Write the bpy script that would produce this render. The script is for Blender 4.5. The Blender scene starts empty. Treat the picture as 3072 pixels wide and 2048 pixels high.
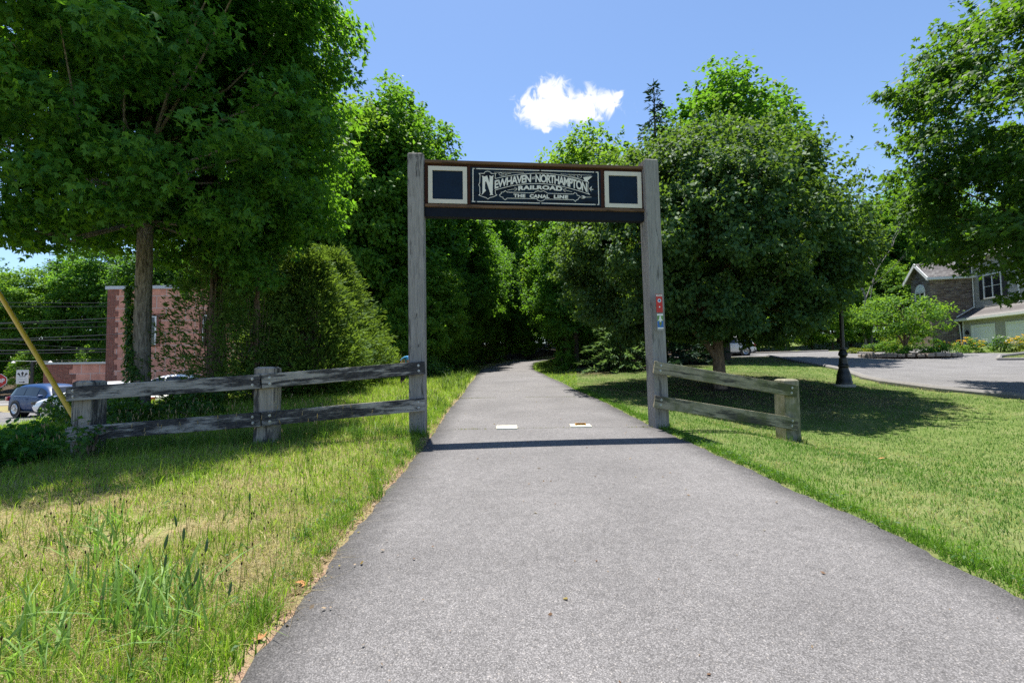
import bpy, bmesh, math, random
import numpy as np
from mathutils import Vector, Matrix

# ------------------------------------------------------------------ camera, sky, sun, exposure
C = bpy.context.scene.collection
SC = bpy.context.scene
cam_data = bpy.data.cameras.new('camera'); cam_data.lens = 16; cam_data.sensor_width = 36
cam_data.clip_start = .05; cam_data.clip_end = 3000
cam = bpy.data.objects.new('camera', cam_data); C.objects.link(cam); SC.camera = cam
cam.matrix_world = (Matrix.Translation((0, 0, 1.24)) @ Matrix.Rotation(math.pi/2 + math.radians(2.73), 4, 'X')
                    @ Matrix.Rotation(-.013, 4, 'Z'))
SUN = Vector((-.08, .285, 1)).normalized()
sl = bpy.data.lights.new('sun', 'SUN'); sl.energy = 5.0; sl.angle = math.radians(.53); sl.color = (1, .955, .88)
sun = bpy.data.objects.new('sun', sl); C.objects.link(sun); sun.location = SUN*60
sun.rotation_mode = 'QUATERNION'; sun.rotation_quaternion = SUN.to_track_quat('Z', 'Y')
SC.view_settings.view_transform = 'Standard'; SC.view_settings.look = 'None'
SC.view_settings.gamma = 1; SC.view_settings.exposure = 1.14; SC.view_settings.use_curve_mapping = False
SC.cycles.max_bounces = 6; SC.cycles.diffuse_bounces = 3; SC.cycles.glossy_bounces = 2
SC.cycles.transmission_bounces = 4; SC.cycles.transparent_max_bounces = 6
SC.cycles.sample_clamp_indirect = 6; SC.cycles.caustics_reflective = False; SC.cycles.caustics_refractive = False
SC.cycles.use_denoising = False

class NG:
    """small helper to wire a node tree"""
    def __init__(s, tree): s.t = tree; s.n = tree.nodes; s.l = tree.links; s.n.clear()
    def __call__(s, kind, ins=None, **kw):
        nd = s.n.new('ShaderNode' + kind)
        for k, v in kw.items(): setattr(nd, k, v)
        for k, v in (ins or {}).items():
            if isinstance(v, bpy.types.NodeSocket): s.l.new(v, nd.inputs[k])
            else: nd.inputs[k].default_value = v
        return nd
    def math(s, op, a, b=None, c=None, clamp=False):
        ins = {0: a}
        if b is not None: ins[1] = b
        if c is not None: ins[2] = c
        return s('Math', ins, operation=op, use_clamp=clamp).outputs[0]
    def vmath(s, op, a, b=None):
        ins = {0: a}
        if b is not None: ins[1] = b
        nd = s('VectorMath', ins, operation=op)
        return nd.outputs['Value'] if op in ('DOT_PRODUCT', 'LENGTH') else nd.outputs[0]
    def ramp(s, fac, stops, interp='LINEAR'):
        nd = s('ValToRGB', {0: fac}); cr = nd.color_ramp; cr.interpolation = interp
        while len(cr.elements) < len(stops): cr.elements.new(.5)
        for e, (p, c) in zip(cr.elements, stops):
            e.position = p; e.color = (c, c, c, 1) if isinstance(c, (int, float)) else (*c, 1)
        return nd.outputs[0]
    def mix(s, fac, a, b, blend='MIX'):
        nd = s('Mix', None, data_type='RGBA', blend_type=blend)
        for i, v in ((0, fac), (6, a), (7, b)):
            if isinstance(v, bpy.types.NodeSocket): s.l.new(v, nd.inputs[i])
            elif i == 0: nd.inputs[0].default_value = v
            else: nd.inputs[i].default_value = (*v, 1)
        return nd.outputs[2]
    def noise(s, vec, scale, detail=4, rough=.55, dist=0, out=0):
        return s('TexNoise', {'Vector': vec, 'Scale': scale, 'Detail': detail, 'Roughness': rough, 'Distortion': dist}).outputs[out]
    def maprange(s, v, a, b, c=0., d=1., smooth=True):
        return s('MapRange', {'Value': v, 'From Min': a, 'From Max': b, 'To Min': c, 'To Max': d},
                 interpolation_type='SMOOTHSTEP' if smooth else 'LINEAR').outputs[0]

def lin(r, g, b):
    f = lambda c: (c/12.92 if c <= .04045 else ((c+.055)/1.055)**2.4)
    return (f(r/255), f(g/255), f(b/255))

W = bpy.data.worlds.new('World'); SC.world = W; W.use_nodes = True
g = NG(W.node_tree)
sky = g('TexSky', None, sky_type='NISHITA', sun_disc=False, sun_elevation=math.asin(SUN.z),
        sun_rotation=math.atan2(SUN.x, SUN.y) % (2*math.pi), air_density=1.0, dust_density=.25, ozone_density=4.6, altitude=0)
# one fair-weather cumulus cloud in the sky, built as bumps and noise round one direction
d = g('TexCoord').outputs['Generated']
cf = Vector((.129, 1, .581)).normalized(); crt = cf.cross(Vector((0, 0, 1))).normalized(); cu = crt.cross(cf)
nf = g.vmath('DOT_PRODUCT', d, tuple(cf))
ca = g.math('DIVIDE', g.vmath('DOT_PRODUCT', d, tuple(crt)), nf)
cb = g.math('DIVIDE', g.vmath('DOT_PRODUCT', d, tuple(cu)), nf)
mask = None
PX = 1/1045
for bx, by, rx, ry in [(-36, 22, 50, 46), (-72, -4, 48, 40), (-10, -6, 60, 44), (46, -2, 40, 40), (86, -6, 40, 30), (20, -22, 100, 26), (-58, -34, 30, 22), (118, 10, 14, 10), (-46, -56, 14, 9)]:
    u = g.math('DIVIDE', g.math('SUBTRACT', ca, bx*PX*.88), rx*PX*.88)
    v = g.math('DIVIDE', g.math('SUBTRACT', cb, by*PX*.78), ry*PX*.78)
    r = g.math('SUBTRACT', 1, g.math('SQRT', g.math('ADD', g.math('MULTIPLY', u, u), g.math('MULTIPLY', v, v))))
    mask = r if mask is None else g.math('SMOOTH_MAX', mask, r, .25)
cn = g.noise(d, 42, 8, .6, .9)
cn2 = g.noise(d, 12, 3, .5)
cm = g.math('ADD', mask, g.math('MULTIPLY', g.math('SUBTRACT', cn, .5), 2.5))
cm = g.maprange(cm, -.12, .55)
cm = g.math('MULTIPLY', cm, g.math('GREATER_THAN', nf, .5))
shade = g.ramp(g.math('ADD', g.math('MULTIPLY', cn2, .6), g.math('MULTIPLY', mask, .5)), [(.25, (.72, .8, .92)), (.62, (1, 1, 1))])
bg1 = g('Background', {'Color': sky.outputs[0], 'Strength': .092})
bg2 = g('Background', {'Color': shade, 'Strength': .52})
ms = g('MixShader', {0: cm, 1: bg1.outputs[0], 2: bg2.outputs[0]})
g('OutputWorld', {'Surface': ms.outputs[0]})

# ------------------------------------------------------------------ generic builders
def tag(o, label=None, cat=None, group=None, kind=None):
    if label: o['label'] = label
    if cat: o['category'] = cat
    if group: o['group'] = group
    if kind: o['kind'] = kind
    return o

def empty(name, loc=(0, 0, 0), rz=0, label=None, cat=None, group=None):
    o = bpy.data.objects.new(name, None); C.objects.link(o); o.location = loc; o.rotation_euler = (0, 0, rz)
    o.empty_display_size = .2
    return tag(o, label, cat, group)

def link(name, me, mat=None, parent=None, smooth=False):
    o = bpy.data.objects.new(name, me); C.objects.link(o)
    if mat is not None:
        for m in (mat if isinstance(mat, (list, tuple)) else [mat]): me.materials.append(m)
    if parent: o.parent = parent
    if smooth: me.polygons.foreach_set('use_smooth', np.ones(len(me.polygons), bool))
    return o

def np_mesh(name, V, faces, matidx=None):
    """V (N,3); faces: list of int arrays (M,k)"""
    me = bpy.data.meshes.new(name)
    V = np.asarray(V, np.float32); me.vertices.add(len(V)); me.vertices.foreach_set('co', V.ravel())
    faces = [np.asarray(f, np.int32) for f in faces if len(f)]
    nl = sum(f.size for f in faces); nf = sum(len(f) for f in faces)
    me.loops.add(nl); me.loops.foreach_set('vertex_index', np.concatenate([f.ravel() for f in faces]))
    tot = np.concatenate([np.full(len(f), f.shape[1], np.int32) for f in faces])
    st = np.concatenate([[0], np.cumsum(tot)[:-1]]).astype(np.int32)
    me.polygons.add(nf); me.polygons.foreach_set('loop_start', st); me.polygons.foreach_set('loop_total', tot)
    if matidx is not None: me.polygons.foreach_set('material_index', np.asarray(matidx, np.int32))
    me.update(calc_edges=True)
    return me

class MB:
    """collects simple shapes into one mesh"""
    def __init__(s): s.v = []; s.f = []
    def add(s, vs, fs):
        n = len(s.v); s.v += [tuple(p) for p in vs]; s.f += [tuple(i+n for i in f) for f in fs]; return s
    def box(s, x0, x1, y0, y1, z0, z1, b=0):
        if b <= 0:
            vs = [(x, y, z) for z in (z0, z1) for y in (y0, y1) for x in (x0, x1)]
            return s.add(vs, [(0, 2, 3, 1), (4, 5, 7, 6), (0, 1, 5, 4), (2, 6, 7, 3), (0, 4, 6, 2), (1, 3, 7, 5)])
        bm = bmesh.new(); bmesh.ops.create_cube(bm, size=1)
        for v in bm.verts: v.co = ((x0+x1)/2+v.co.x*(x1-x0), (y0+y1)/2+v.co.y*(y1-y0), (z0+z1)/2+v.co.z*(z1-z0))
        bmesh.ops.bevel(bm, geom=bm.edges[:], offset=b, segments=2, affect='EDGES', profile=.6)
        bm.verts.index_update(); s.add([v.co[:] for v in bm.verts], [[v.index for v in f.verts] for f in bm.faces]); bm.free(); return s
    def prism(s, pts, a, b, axis='y'):
        """closed 2D outline extruded along axis from a to b"""
        n = len(pts)
        P = (lambda p, t: (p[0], t, p[1])) if axis == 'y' else ((lambda p, t: (t, p[0], p[1])) if axis == 'x' else (lambda p, t: (p[0], p[1], t)))
        vs = [P(p, a) for p in pts] + [P(p, b) for p in pts]
        fs = [tuple(range(n)), tuple(range(2*n-1, n-1, -1))] + [(i, n+i, n+(i+1) % n, (i+1) % n) for i in range(n)]
        return s.add(vs, fs)
    def tube(s, pts, rad, n=8, cap=True):
        pts = [Vector(p) for p in pts]; m = len(pts)
        if isinstance(rad, (int, float)): rad = [rad]*m
        up = None; base = len(s.v); vs = []
        for i, p in enumerate(pts):
            t = (pts[min(i+1, m-1)] - pts[max(i-1, 0)]).normalized()
            if up is None: up = t.orthogonal().normalized()
            up = (up - t*up.dot(t)); up = up.normalized() if up.length > 1e-6 else t.orthogonal().normalized()
            q = t.cross(up)
            for k in range(n):
                a = 2*math.pi*k/n; vs.append(p + (up*math.cos(a) + q*math.sin(a))*rad[i])
        fs = [(i*n+k, i*n+(k+1) % n, (i+1)*n+(k+1) % n, (i+1)*n+k) for i in range(m-1) for k in range(n)]
        if cap: fs += [tuple(range(n-1, -1, -1)), tuple((m-1)*n+k for k in range(n))]
        return s.add(vs, fs)
    def lathe(s, prof, n=20, c=(0, 0, 0), axis='z'):
        vs = []
        for r, h in prof:
            for k in range(n):
                a = 2*math.pi*k/n; x, y = r*math.cos(a), r*math.sin(a)
                p = (x, y, h) if axis == 'z' else ((x, h, y) if axis == 'y' else (h, x, y))
                vs.append((p[0]+c[0], p[1]+c[1], p[2]+c[2]))
        m = len(prof)
        fs = [(i*n+k, i*n+(k+1) % n, (i+1)*n+(k+1) % n, (i+1)*n+k) for i in range(m-1) for k in range(n)]
        fs += [tuple(range(n-1, -1, -1)), tuple((m-1)*n+k for k in range(n))]
        return s.add(vs, fs)
    def map(s, fn): s.v = [tuple(fn(*p)) for p in s.v]; return s
    def build(s, name, mat, parent=None, smooth=False, fix=True):
        me = bpy.data.meshes.new(name); me.from_pydata(s.v, [], s.f)
        if fix:
            bm = bmesh.new(); bm.from_mesh(me); bmesh.ops.recalc_face_normals(bm, faces=bm.faces[:]); bm.to_mesh(me); bm.free()
        o = link(name, me, mat, parent)
        if smooth:
            me.polygons.foreach_set('use_smooth', np.ones(len(me.polygons), bool)); me.set_sharp_from_angle(angle=math.radians(40))
        return o

def copy_tree(o, parent=None):
    c = o.copy(); C.objects.link(c)
    if parent: c.parent = parent
    for ch in o.children: copy_tree(ch, c)
    return c

def text_mesh(txt, bold=.0, sub=True, spacing=1.0):
    """glyph outlines of the built-in font as (verts (N,2), faces) with x from 0 to 1 and y from 0 to 1"""
    cu_ = bpy.data.curves.new('txt', 'FONT'); cu_.body = txt; cu_.offset = bold; cu_.space_character = spacing; cu_.resolution_u = 4
    o = bpy.data.objects.new('txt', cu_); C.objects.link(o); bpy.context.view_layer.update()
    me = bpy.data.meshes.new_from_object(o.evaluated_get(bpy.context.evaluated_depsgraph_get()))
    V = np.array([v.co[:2] for v in me.vertices]); F = [tuple(p.vertices) for p in me.polygons]
    bpy.data.objects.remove(o); bpy.data.meshes.remove(me); bpy.data.curves.remove(cu_)
    V = (V - V.min(0))/(V.max(0) - V.min(0))
    return V, F
# ------------------------------------------------------------------ materials
def mat(name):
    m = bpy.data.materials.new(name); m.use_nodes = True
    return m, NG(m.node_tree)
def out(g, sh): g('OutputMaterial', {'Surface': sh})
def bump(g, h, strength=.4, dist=.01): return g('Bump', {'Height': h, 'Strength': strength, 'Distance': dist}).outputs[0]

def plain(name, col, rough=.6, metal=0., var=.12, scale=6., spec=.5, coat=0., bmp=.0):
    m, g = mat(name); co = g('TexCoord').outputs['Object']
    n = g.noise(co, scale, 5, .6); n2 = g.noise(co, scale*9, 3, .6)
    f = g.math('ADD', g.math('MULTIPLY', n, .65), g.math('MULTIPLY', n2, .35))
    c = g.ramp(f, [(.25, tuple(x*(1-var*1.6) for x in col)), (.75, tuple(min(1, x*(1+var)) for x in col))])
    ins = {'Base Color': c, 'Roughness': g.maprange(n, .3, .7, max(0, rough-.08), min(1, rough+.08)), 'Metallic': metal, 'Specular IOR Level': spec, 'Coat Weight': coat}
    if bmp: ins['Normal'] = bump(g, n2, bmp, .004)
    out(g, g('BsdfPrincipled', ins).outputs[0]); return m

def wood(name, axis, light, dark, stain=.5, moss=0., stain_col=(.018, .018, .022)):
    """weathered timber: stretched grain, drying cracks, knots, black mildew stains, green algae"""
    m, g = mat(name); co = g('TexCoord').outputs['Object']
    ri = g('ObjectInfo').outputs['Random']
    off = g('CombineXYZ', {0: g.math('MULTIPLY', ri, 37.), 1: g.math('MULTIPLY', ri, 11.), 2: g.math('MULTIPLY', ri, 23.)}).outputs[0]
    co = g.vmath('ADD', co, off)
    st = {'x': (.06, 1, 1), 'z': (1, 1, .06)}[axis]
    sv = g.vmath('MULTIPLY', co, st)
    warp = g.noise(co, 2.2, 2, .5, 0, 1)
    sv = g.vmath('ADD', sv, g.vmath('MULTIPLY', warp, (.05, .05, .05)))
    grain = g.noise(sv, 42, 6, .65, .6); fine = g.noise(sv, 210, 3, .6)
    f = g.math('ADD', g.math('MULTIPLY', grain, .7), g.math('MULTIPLY', fine, .3))
    c = g.ramp(f, [(.3, dark), (.5, tuple((a*.6+b*.4) for a, b in zip(light, dark))), (.68, light)])
    big = g.noise(g.vmath('MULTIPLY', co, st), 7., 5, .6)
    c = g.mix(g.maprange(big, .35, .75, 0, .45), c, tuple(x*.62 for x in light))
    # knots
    kv = g('TexVoronoi', {'Vector': g.vmath('MULTIPLY', co, {'x': (1.6, 3.5, 3.5), 'z': (3.5, 3.5, 1.6)}[axis]), 'Scale': 1.}).outputs['Distance']
    kn = g.maprange(kv, .05, .16, 1, 0)
    ring = g.math('SINE', g.math('MULTIPLY', kv, 130.))
    c = g.mix(g.math('MULTIPLY', kn, g.maprange(ring, -.5, .8, .35, .8)), c, tuple(x*.4 for x in dark))
    # drying cracks
    cr = g.noise(g.vmath('MULTIPLY', co, {'x': (.35, 5.5, 5.5), 'z': (5.5, 5.5, .35)}[axis]), 1.6, 3, .5, .3)
    crk = g.maprange(g.math('ABSOLUTE', g.math('SUBTRACT', cr, .5)), .0, .012, 1, 0)
    crk = g.math('MULTIPLY', crk, g.maprange(g.noise(co, 1.7, 2), .48, .6))
    c = g.mix(g.math('MULTIPLY', crk, .85), c, (.012, .012, .012))
    sn = g.noise(g.vmath('MULTIPLY', co, {'x': (.4, 2.6, 2.6), 'z': (2.6, 2.6, .4)}[axis]), 2.4, 7, .7, .15)
    sm = g.math('MULTIPLY', g.maprange(sn, .64 - .2*stain, .7 - .16*stain), g.maprange(fine, .25, .6, .6, 1))
    c = g.mix(g.math('MULTIPLY', sm, min(1, .55+stain*.45)), c, stain_col)
    if moss > 0:
        mn = g.noise(co, 4.5, 5, .65); c = g.mix(g.math('MULTIPLY', g.maprange(mn, .42, .66), moss), c, (.085, .1, .028))
    h = g.math('SUBTRACT', f, g.math('MULTIPLY', crk, 1.5))
    out(g, g('BsdfPrincipled', {'Base Color': c, 'Roughness': .85, 'Specular IOR Level': .25, 'Normal': bump(g, h, .7, .006)}).outputs[0])
    return m

def leaf(name, cols, trans, tfac=.4, rough=.42, spec=.5, gloss_var=True):
    rough = min(.75, rough+.14); spec = spec*.75
    m, g = mat(name)
    r = g('NewGeometry').outputs['Random Per Island']
    co = g('TexCoord').outputs['Object']
    n = g.noise(co, .55, 3, .6)
    f = g.math('ADD', g.math('MULTIPLY', r, .62), g.math('MULTIPLY', n, .38))
    c = g.ramp(f, [(.15, cols[0]), (.5, cols[1]), (.85, cols[2])])
    t = g.mix(g.maprange(f, .2, .8), tuple(x*.75 for x in trans), trans)
    p = g('BsdfPrincipled', {'Base Color': c, 'Roughness': rough, 'Specular IOR Level': spec}).outputs[0]
    tr = g('BsdfTranslucent', {'Color': t}).outputs[0]
    out(g, g('MixShader', {0: tfac, 1: p, 2: tr}).outputs[0]); return m

def bark(name, light, dark, sc=1.):
    m, g = mat(name); co = g('TexCoord').outputs['Object']
    sv = g.vmath('MULTIPLY', co, (1, 1, .16))
    a = g.noise(sv, 26*sc, 5, .65, .8); b = g.noise(co, 3, 4, .6)
    c = g.ramp(a, [(.36, dark), (.6, light)])
    c = g.mix(g.maprange(b, .45, .7, 0, .5), c, tuple(x*.55 for x in light))
    out(g, g('BsdfPrincipled', {'Base Color': c, 'Roughness': .9, 'Specular IOR Level': .2, 'Normal': bump(g, a, .9, .02)}).outputs[0]); return m

M = {}
M['post'] = wood('weathered_post_wood', 'z', (.35, .335, .32), (.13, .122, .115), .3)
M['fence_post'] = wood('stained_post_wood', 'z', (.44, .395, .34), (.13, .115, .1), .8)
M['rail'] = wood('mildewed_rail_wood', 'x', (.45, .425, .395), (.13, .122, .112), 1.05)
M['rail_mossy'] = wood('mossy_rail_wood', 'x', (.43, .38, .27), (.14, .12, .08), .75, .6)
M['post_mossy'] = wood('mossy_post_wood', 'z', (.36, .33, .25), (.14, .12, .08), .35, .6)
M['brown'] = wood('brown_stained_wood', 'x', (.06, .02, .011), (.032, .011, .007), .15, 0)
M['moulding'] = wood('faded_brown_moulding', 'x', (.19, .115, .07), (.08, .045, .028), .3, 0)
M['navy'] = plain('navy_paint', (.009, .021, .044), .75, var=.3, scale=4, spec=.15)
M['beam'] = plain('dark_beam_paint', (.009, .013, .022), .8, var=.4, scale=14, bmp=.2, spec=.15)
M['cream'] = plain('cream_paint', (.62, .58, .49), .6, var=.08, scale=9)
M['letter'] = plain('pale_lettering_paint', (.78, .75, .66), .6, var=.1, scale=16)
M['galv'] = plain('galvanised_steel', (.4, .41, .42), .45, .85, scale=30)
M['red_paint'] = plain('red_sign_paint', (.52, .02, .015), .5, var=.12)
M['white_paint'] = plain('white_paint', (.78, .78, .76), .5, var=.06)
M['black'] = plain('black_iron_paint', (.012, .013, .014), .4, var=.3, scale=20)
M['green_paint'] = plain('green_sign_paint', (.13, .27, .06), .5)
M['blue_paint'] = plain('blue_sign_paint', (.03, .14, .42), .5)
M['olive_paint'] = plain('olive_sign_paint', (.17, .22, .03), .5)
M['ivory'] = plain('ivory_plate_paint', (.74, .68, .5), .55, var=.1, scale=25)
M['amber'] = plain('amber_hinge_metal', (.36, .17, .02), .5, .2, var=.3, scale=30)
M['yellow'] = plain('yellow_plastic', (.68, .42, .035), .45, var=.1)
M['cable'] = plain('cable_sheath', (.03, .03, .035), .4)
M['concrete'] = plain('concrete', (.33, .31, .28), .9, var=.15, scale=9, bmp=.3)
M['kerb'] = plain('asphalt_kerb', (.2, .19, .18), .95, var=.25, scale=12, bmp=.5)
M['stone_edge'] = plain('edging_stone', (.3, .26, .22), .9, var=.3, scale=5, bmp=.5)
M['glass'] = plain('window_glass', (.016, .02, .026), .06, var=.2, spec=.6)
M['rubber'] = plain('tyre_rubber', (.016, .016, .017), .8)
M['rim'] = plain('alloy_rim', (.6, .6, .62), .3, .9, var=.05)
M['car_blue'] = plain('blue_car_paint', (.008, .04, .13), .45, .0, var=.04, coat=.15, spec=.3)
M['car_white'] = plain('white_car_paint', (.8, .8, .8), .3, var=.02, coat=1.)
M['car_trim'] = plain('dark_car_trim', (.02, .02, .022), .5)
M['chrome'] = plain('chrome_trim', (.7, .7, .72), .2, 1., var=.03)
M['tail'] = plain('red_lamp_plastic', (.42, .008, .01), .2, coat=1.)
M['skin'] = plain('skin', (.42, .24, .17), .55, var=.08)
M['hair'] = plain('dark_hair', (.022, .014, .01), .5, var=.3, scale=30)
M['shirt'] = plain('light_blue_cloth', (.06, .3, .62), .9, var=.12)
M['cloth_dark'] = plain('dark_cloth', (.03, .032, .04), .9)
M['red_canvas'] = plain('red_canvas', (.4, .015, .02), .9, var=.15)
M['dead_leaf'] = plain('dry_leaf', (.36, .16, .05), .8, var=.3, scale=25)
M['gutter'] = plain('white_trim', (.72, .72, .7), .5, var=.05)
M['door_white'] = plain('white_garage_door', (.82, .82, .86), .5, var=.04)
M['shutter'] = plain('dark_shutter', (.028, .026, .03), .6)
M['bark_grey'] = bark('grey_maple_bark', (.3, .27, .24), (.075, .065, .055))
M['bark_dark'] = bark('dark_bark', (.1, .08, .06), (.025, .02, .016))
M['bark_brown'] = bark('brown_bark', (.26, .19, .14), (.06, .045, .035))
M['bark_dead'] = bark('bleached_dead_wood', (.36, .33, .3), (.14, .12, .11))

G1, G2, G3 = (.02, .075, .015), (.036, .115, .017), (.07, .175, .02)
M['leaf_maple'] = leaf('maple_leaves', [(.022, .1, .024), (.04, .145, .026), (.08, .21, .03)], (.25, .54, .025), .42, .5, .35)
M['leaf_glossy'] = leaf('glossy_leaves', [(.026, .075, .034), (.04, .105, .04), (.09, .16, .045)], (.22, .38, .03), .32, .54, .4)
M['leaf_wood'] = leaf('woodland_leaves', [(.024, .088, .016), (.042, .135, .018), (.085, .21, .022)], (.21, .45, .025), .42, .5, .35)
M['leaf_bright'] = leaf('bright_leaves', [(.036, .115, .013), (.066, .175, .016), (.11, .22, .024)], (.28, .5, .03), .43, .5, .35)
M['leaf_deep'] = leaf('deep_green_leaves', [(.018, .068, .018), (.032, .1, .02), (.065, .155, .024)], (.18, .4, .025), .4, .5, .35)
M['leaf_edge'] = leaf('roadside_leaves', [(.02, .07, .016), (.032, .095, .018), (.06, .14, .02)], (.2, .4, .018), .38, .46, .45)
M['needle_thuja'] = leaf('thuja_sprays', [(.035, .085, .016), (.065, .135, .022), (.12, .2, .035)], (.24, .38, .035), .3, .6, .3)
M['thuja_dark'] = leaf('shaded_thuja_sprays', [(.034, .08, .018), (.06, .125, .022), (.11, .18, .032)], (.2, .36, .035), .28, .6, .3)
M['needle_dark'] = leaf('dark_needles', [(.008, .028, .016), (.014, .042, .022), (.024, .06, .03)], (.04, .1, .03), .18, .6, .3)
M['needle_hem'] = leaf('hemlock_needles', [(.05, .11, .04), (.085, .155, .055), (.15, .22, .08)], (.2, .34, .07), .3, .6, .3)
M['leaf_lime'] = leaf('lime_shrub_leaves', [(.08, .14, .015), (.13, .19, .018), (.2, .25, .025)], (.34, .4, .02), .35, .5, .35)
M['petal_yellow'] = leaf('yellow_petals', [(.6, .3, .01), (.7, .42, .012), (.75, .5, .02)], (.7, .5, .03), .3, .6, .2)
M['petal_white'] = leaf('white_petals', [(.6, .6, .6), (.7, .7, .68), (.75, .72, .74)], (.6, .6, .6), .3, .6, .2)
M['petal_red'] = leaf('red_petals', [(.3, .01, .03), (.4, .015, .05), (.45, .03, .08)], (.4, .03, .06), .3, .6, .2)

def grass_mat(name):
    m, g = mat(name)
    c = g('Attribute', None, attribute_name='tint').outputs['Color']
    p = g('BsdfPrincipled', {'Base Color': c, 'Roughness': .55, 'Specular IOR Level': .3}).outputs[0]
    t = g('BsdfTranslucent', {'Color': g.mix(1., c, (1.5, 1.7, .9), 'MULTIPLY')}).outputs[0]
    out(g, g('MixShader', {0: .38, 1: p, 2: t}).outputs[0]); return m
M['grass'] = grass_mat('grass_blades')

def ground_mat():
    m, g = mat('ground_soil_and_thatch'); co = g('TexCoord').outputs['Object']
    kind = g('Attribute', None, attribute_name='cover')
    sep = g('SeparateColor', {0: kind.outputs['Color']}).outputs
    a = g.noise(co, 1.1, 5, .62); b = g.noise(co, 9, 5, .65); c = g.noise(co, 70, 4, .7)
    f = g.math('ADD', g.math('ADD', g.math('MULTIPLY', a, .45), g.math('MULTIPLY', b, .3)), g.math('MULTIPLY', c, .25))
    meadow = g.ramp(f, [(.36, (.14, .105, .07)), (.46, (.25, .195, .105)), (.53, (.16, .17, .06)), (.6, (.32, .255, .15))])
    lawn = g.ramp(f, [(.36, (.06, .09, .022)), (.5, (.1, .14, .035)), (.64, (.17, .18, .075))])
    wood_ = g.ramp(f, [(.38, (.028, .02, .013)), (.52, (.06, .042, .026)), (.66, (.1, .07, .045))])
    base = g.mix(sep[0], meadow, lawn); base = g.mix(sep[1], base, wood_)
    lit = g.ramp(g.noise(co, 120, 3, .7), [(.35, (.12, .07, .045)), (.55, (.27, .18, .12)), (.7, (.4, .3, .22))])
    base = g.mix(g.math('MULTIPLY', sep[2], g.maprange(g.noise(co, 5., 4, .7), .38, .6, .1, 1.)), base, lit)
    out(g, g('BsdfPrincipled', {'Base Color': base, 'Roughness': .95, 'Specular IOR Level': .15, 'Normal': bump(g, f, .6, .03)}).outputs[0]); return m
M['ground'] = ground_mat()

def asphalt(name, base, path=False, sc=1., joints=()):
    m, g = mat(name); co = g('TexCoord').outputs['Object']
    v = g('TexVoronoi', {'Vector': co, 'Scale': 150*sc, 'Randomness': 1.}, feature='F1')
    cell = g('SeparateColor', {0: v.outputs['Color']}).outputs[0]
    v2 = g('TexVoronoi', {'Vector': co, 'Scale': 210*sc}, feature='F1'); cell2 = g('SeparateColor', {0: v2.outputs['Color']}).outputs[1]
    s1 = g.ramp(cell, [(.0, tuple(x*.5 for x in base)), (.4, tuple(x*.85 for x in base)), (.8, tuple(x*1.1 for x in base)), (.95, tuple(min(.8, x*1.4) for x in base)), (1., (.44, .4, .36))])
    s2 = g.ramp(cell2, [(.0, tuple(x*.5 for x in base)), (.6, base), (1., tuple(x*1.6 for x in base))])
    c = g.mix(.55, s1, s2)
    gap = g.maprange(v.outputs['Distance'], .3, .62, 1, .62); c = g.mix(1., c, gap, 'MULTIPLY')
    big = g.noise(co, .8, 5, .6); c = g.mix(1., c, g.ramp(big, [(.3, .82), (.7, 1.14)]), 'MULTIPLY')
    mid = g.noise(co, 14, 4, .65); c = g.mix(1., c, g.ramp(mid, [(.3, .86), (.7, 1.12)]), 'MULTIPLY')
    if path:
        e = g('Attribute', None, attribute_name='edge').outputs['Fac']
        ed = g.maprange(g.math('ADD', e, g.math('MULTIPLY', g.math('SUBTRACT', g.noise(co, 3.5, 4, .6), .5), .25)), 0., .46, .46, 1)
        c = g.mix(1., c, ed, 'MULTIPLY')
    sx = g('SeparateXYZ', {0: co}).outputs
    wob = g.math('MULTIPLY', g.math('SUBTRACT', g.noise(co, 2.3, 6, .7), .5), .16)
    hh = g.math('ADD', cell, g.math('MULTIPLY', cell2, .5))
    for y0, wd, st in joints:
        dd = g.math('ABSOLUTE', g.math('ADD', g.math('SUBTRACT', sx[1], y0), wob))
        cr = g.math('MULTIPLY', g.maprange(dd, wd*.4, wd, 1, 0), g.maprange(g.noise(co, 4., 2), .38, .5, .15, st))
        c = g.mix(cr, c, (.03, .03, .026))
    out(g, g('BsdfPrincipled', {'Base Color': c, 'Roughness': .88, 'Specular IOR Level': .3, 'Normal': bump(g, hh, .55, .004)}).outputs[0]); return m
M['path'] = asphalt('trail_asphalt', (.195, .187, .186), True, 1., [(7.29, .012, .9), (12.15, .02, .8), (15.5, .03, .6), (22.1, .05, .8), (9.6, .008, .5), (18.6, .02, .5)])
M['lot'] = asphalt('parking_asphalt', (.2, .195, .196), False, .6)

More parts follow.
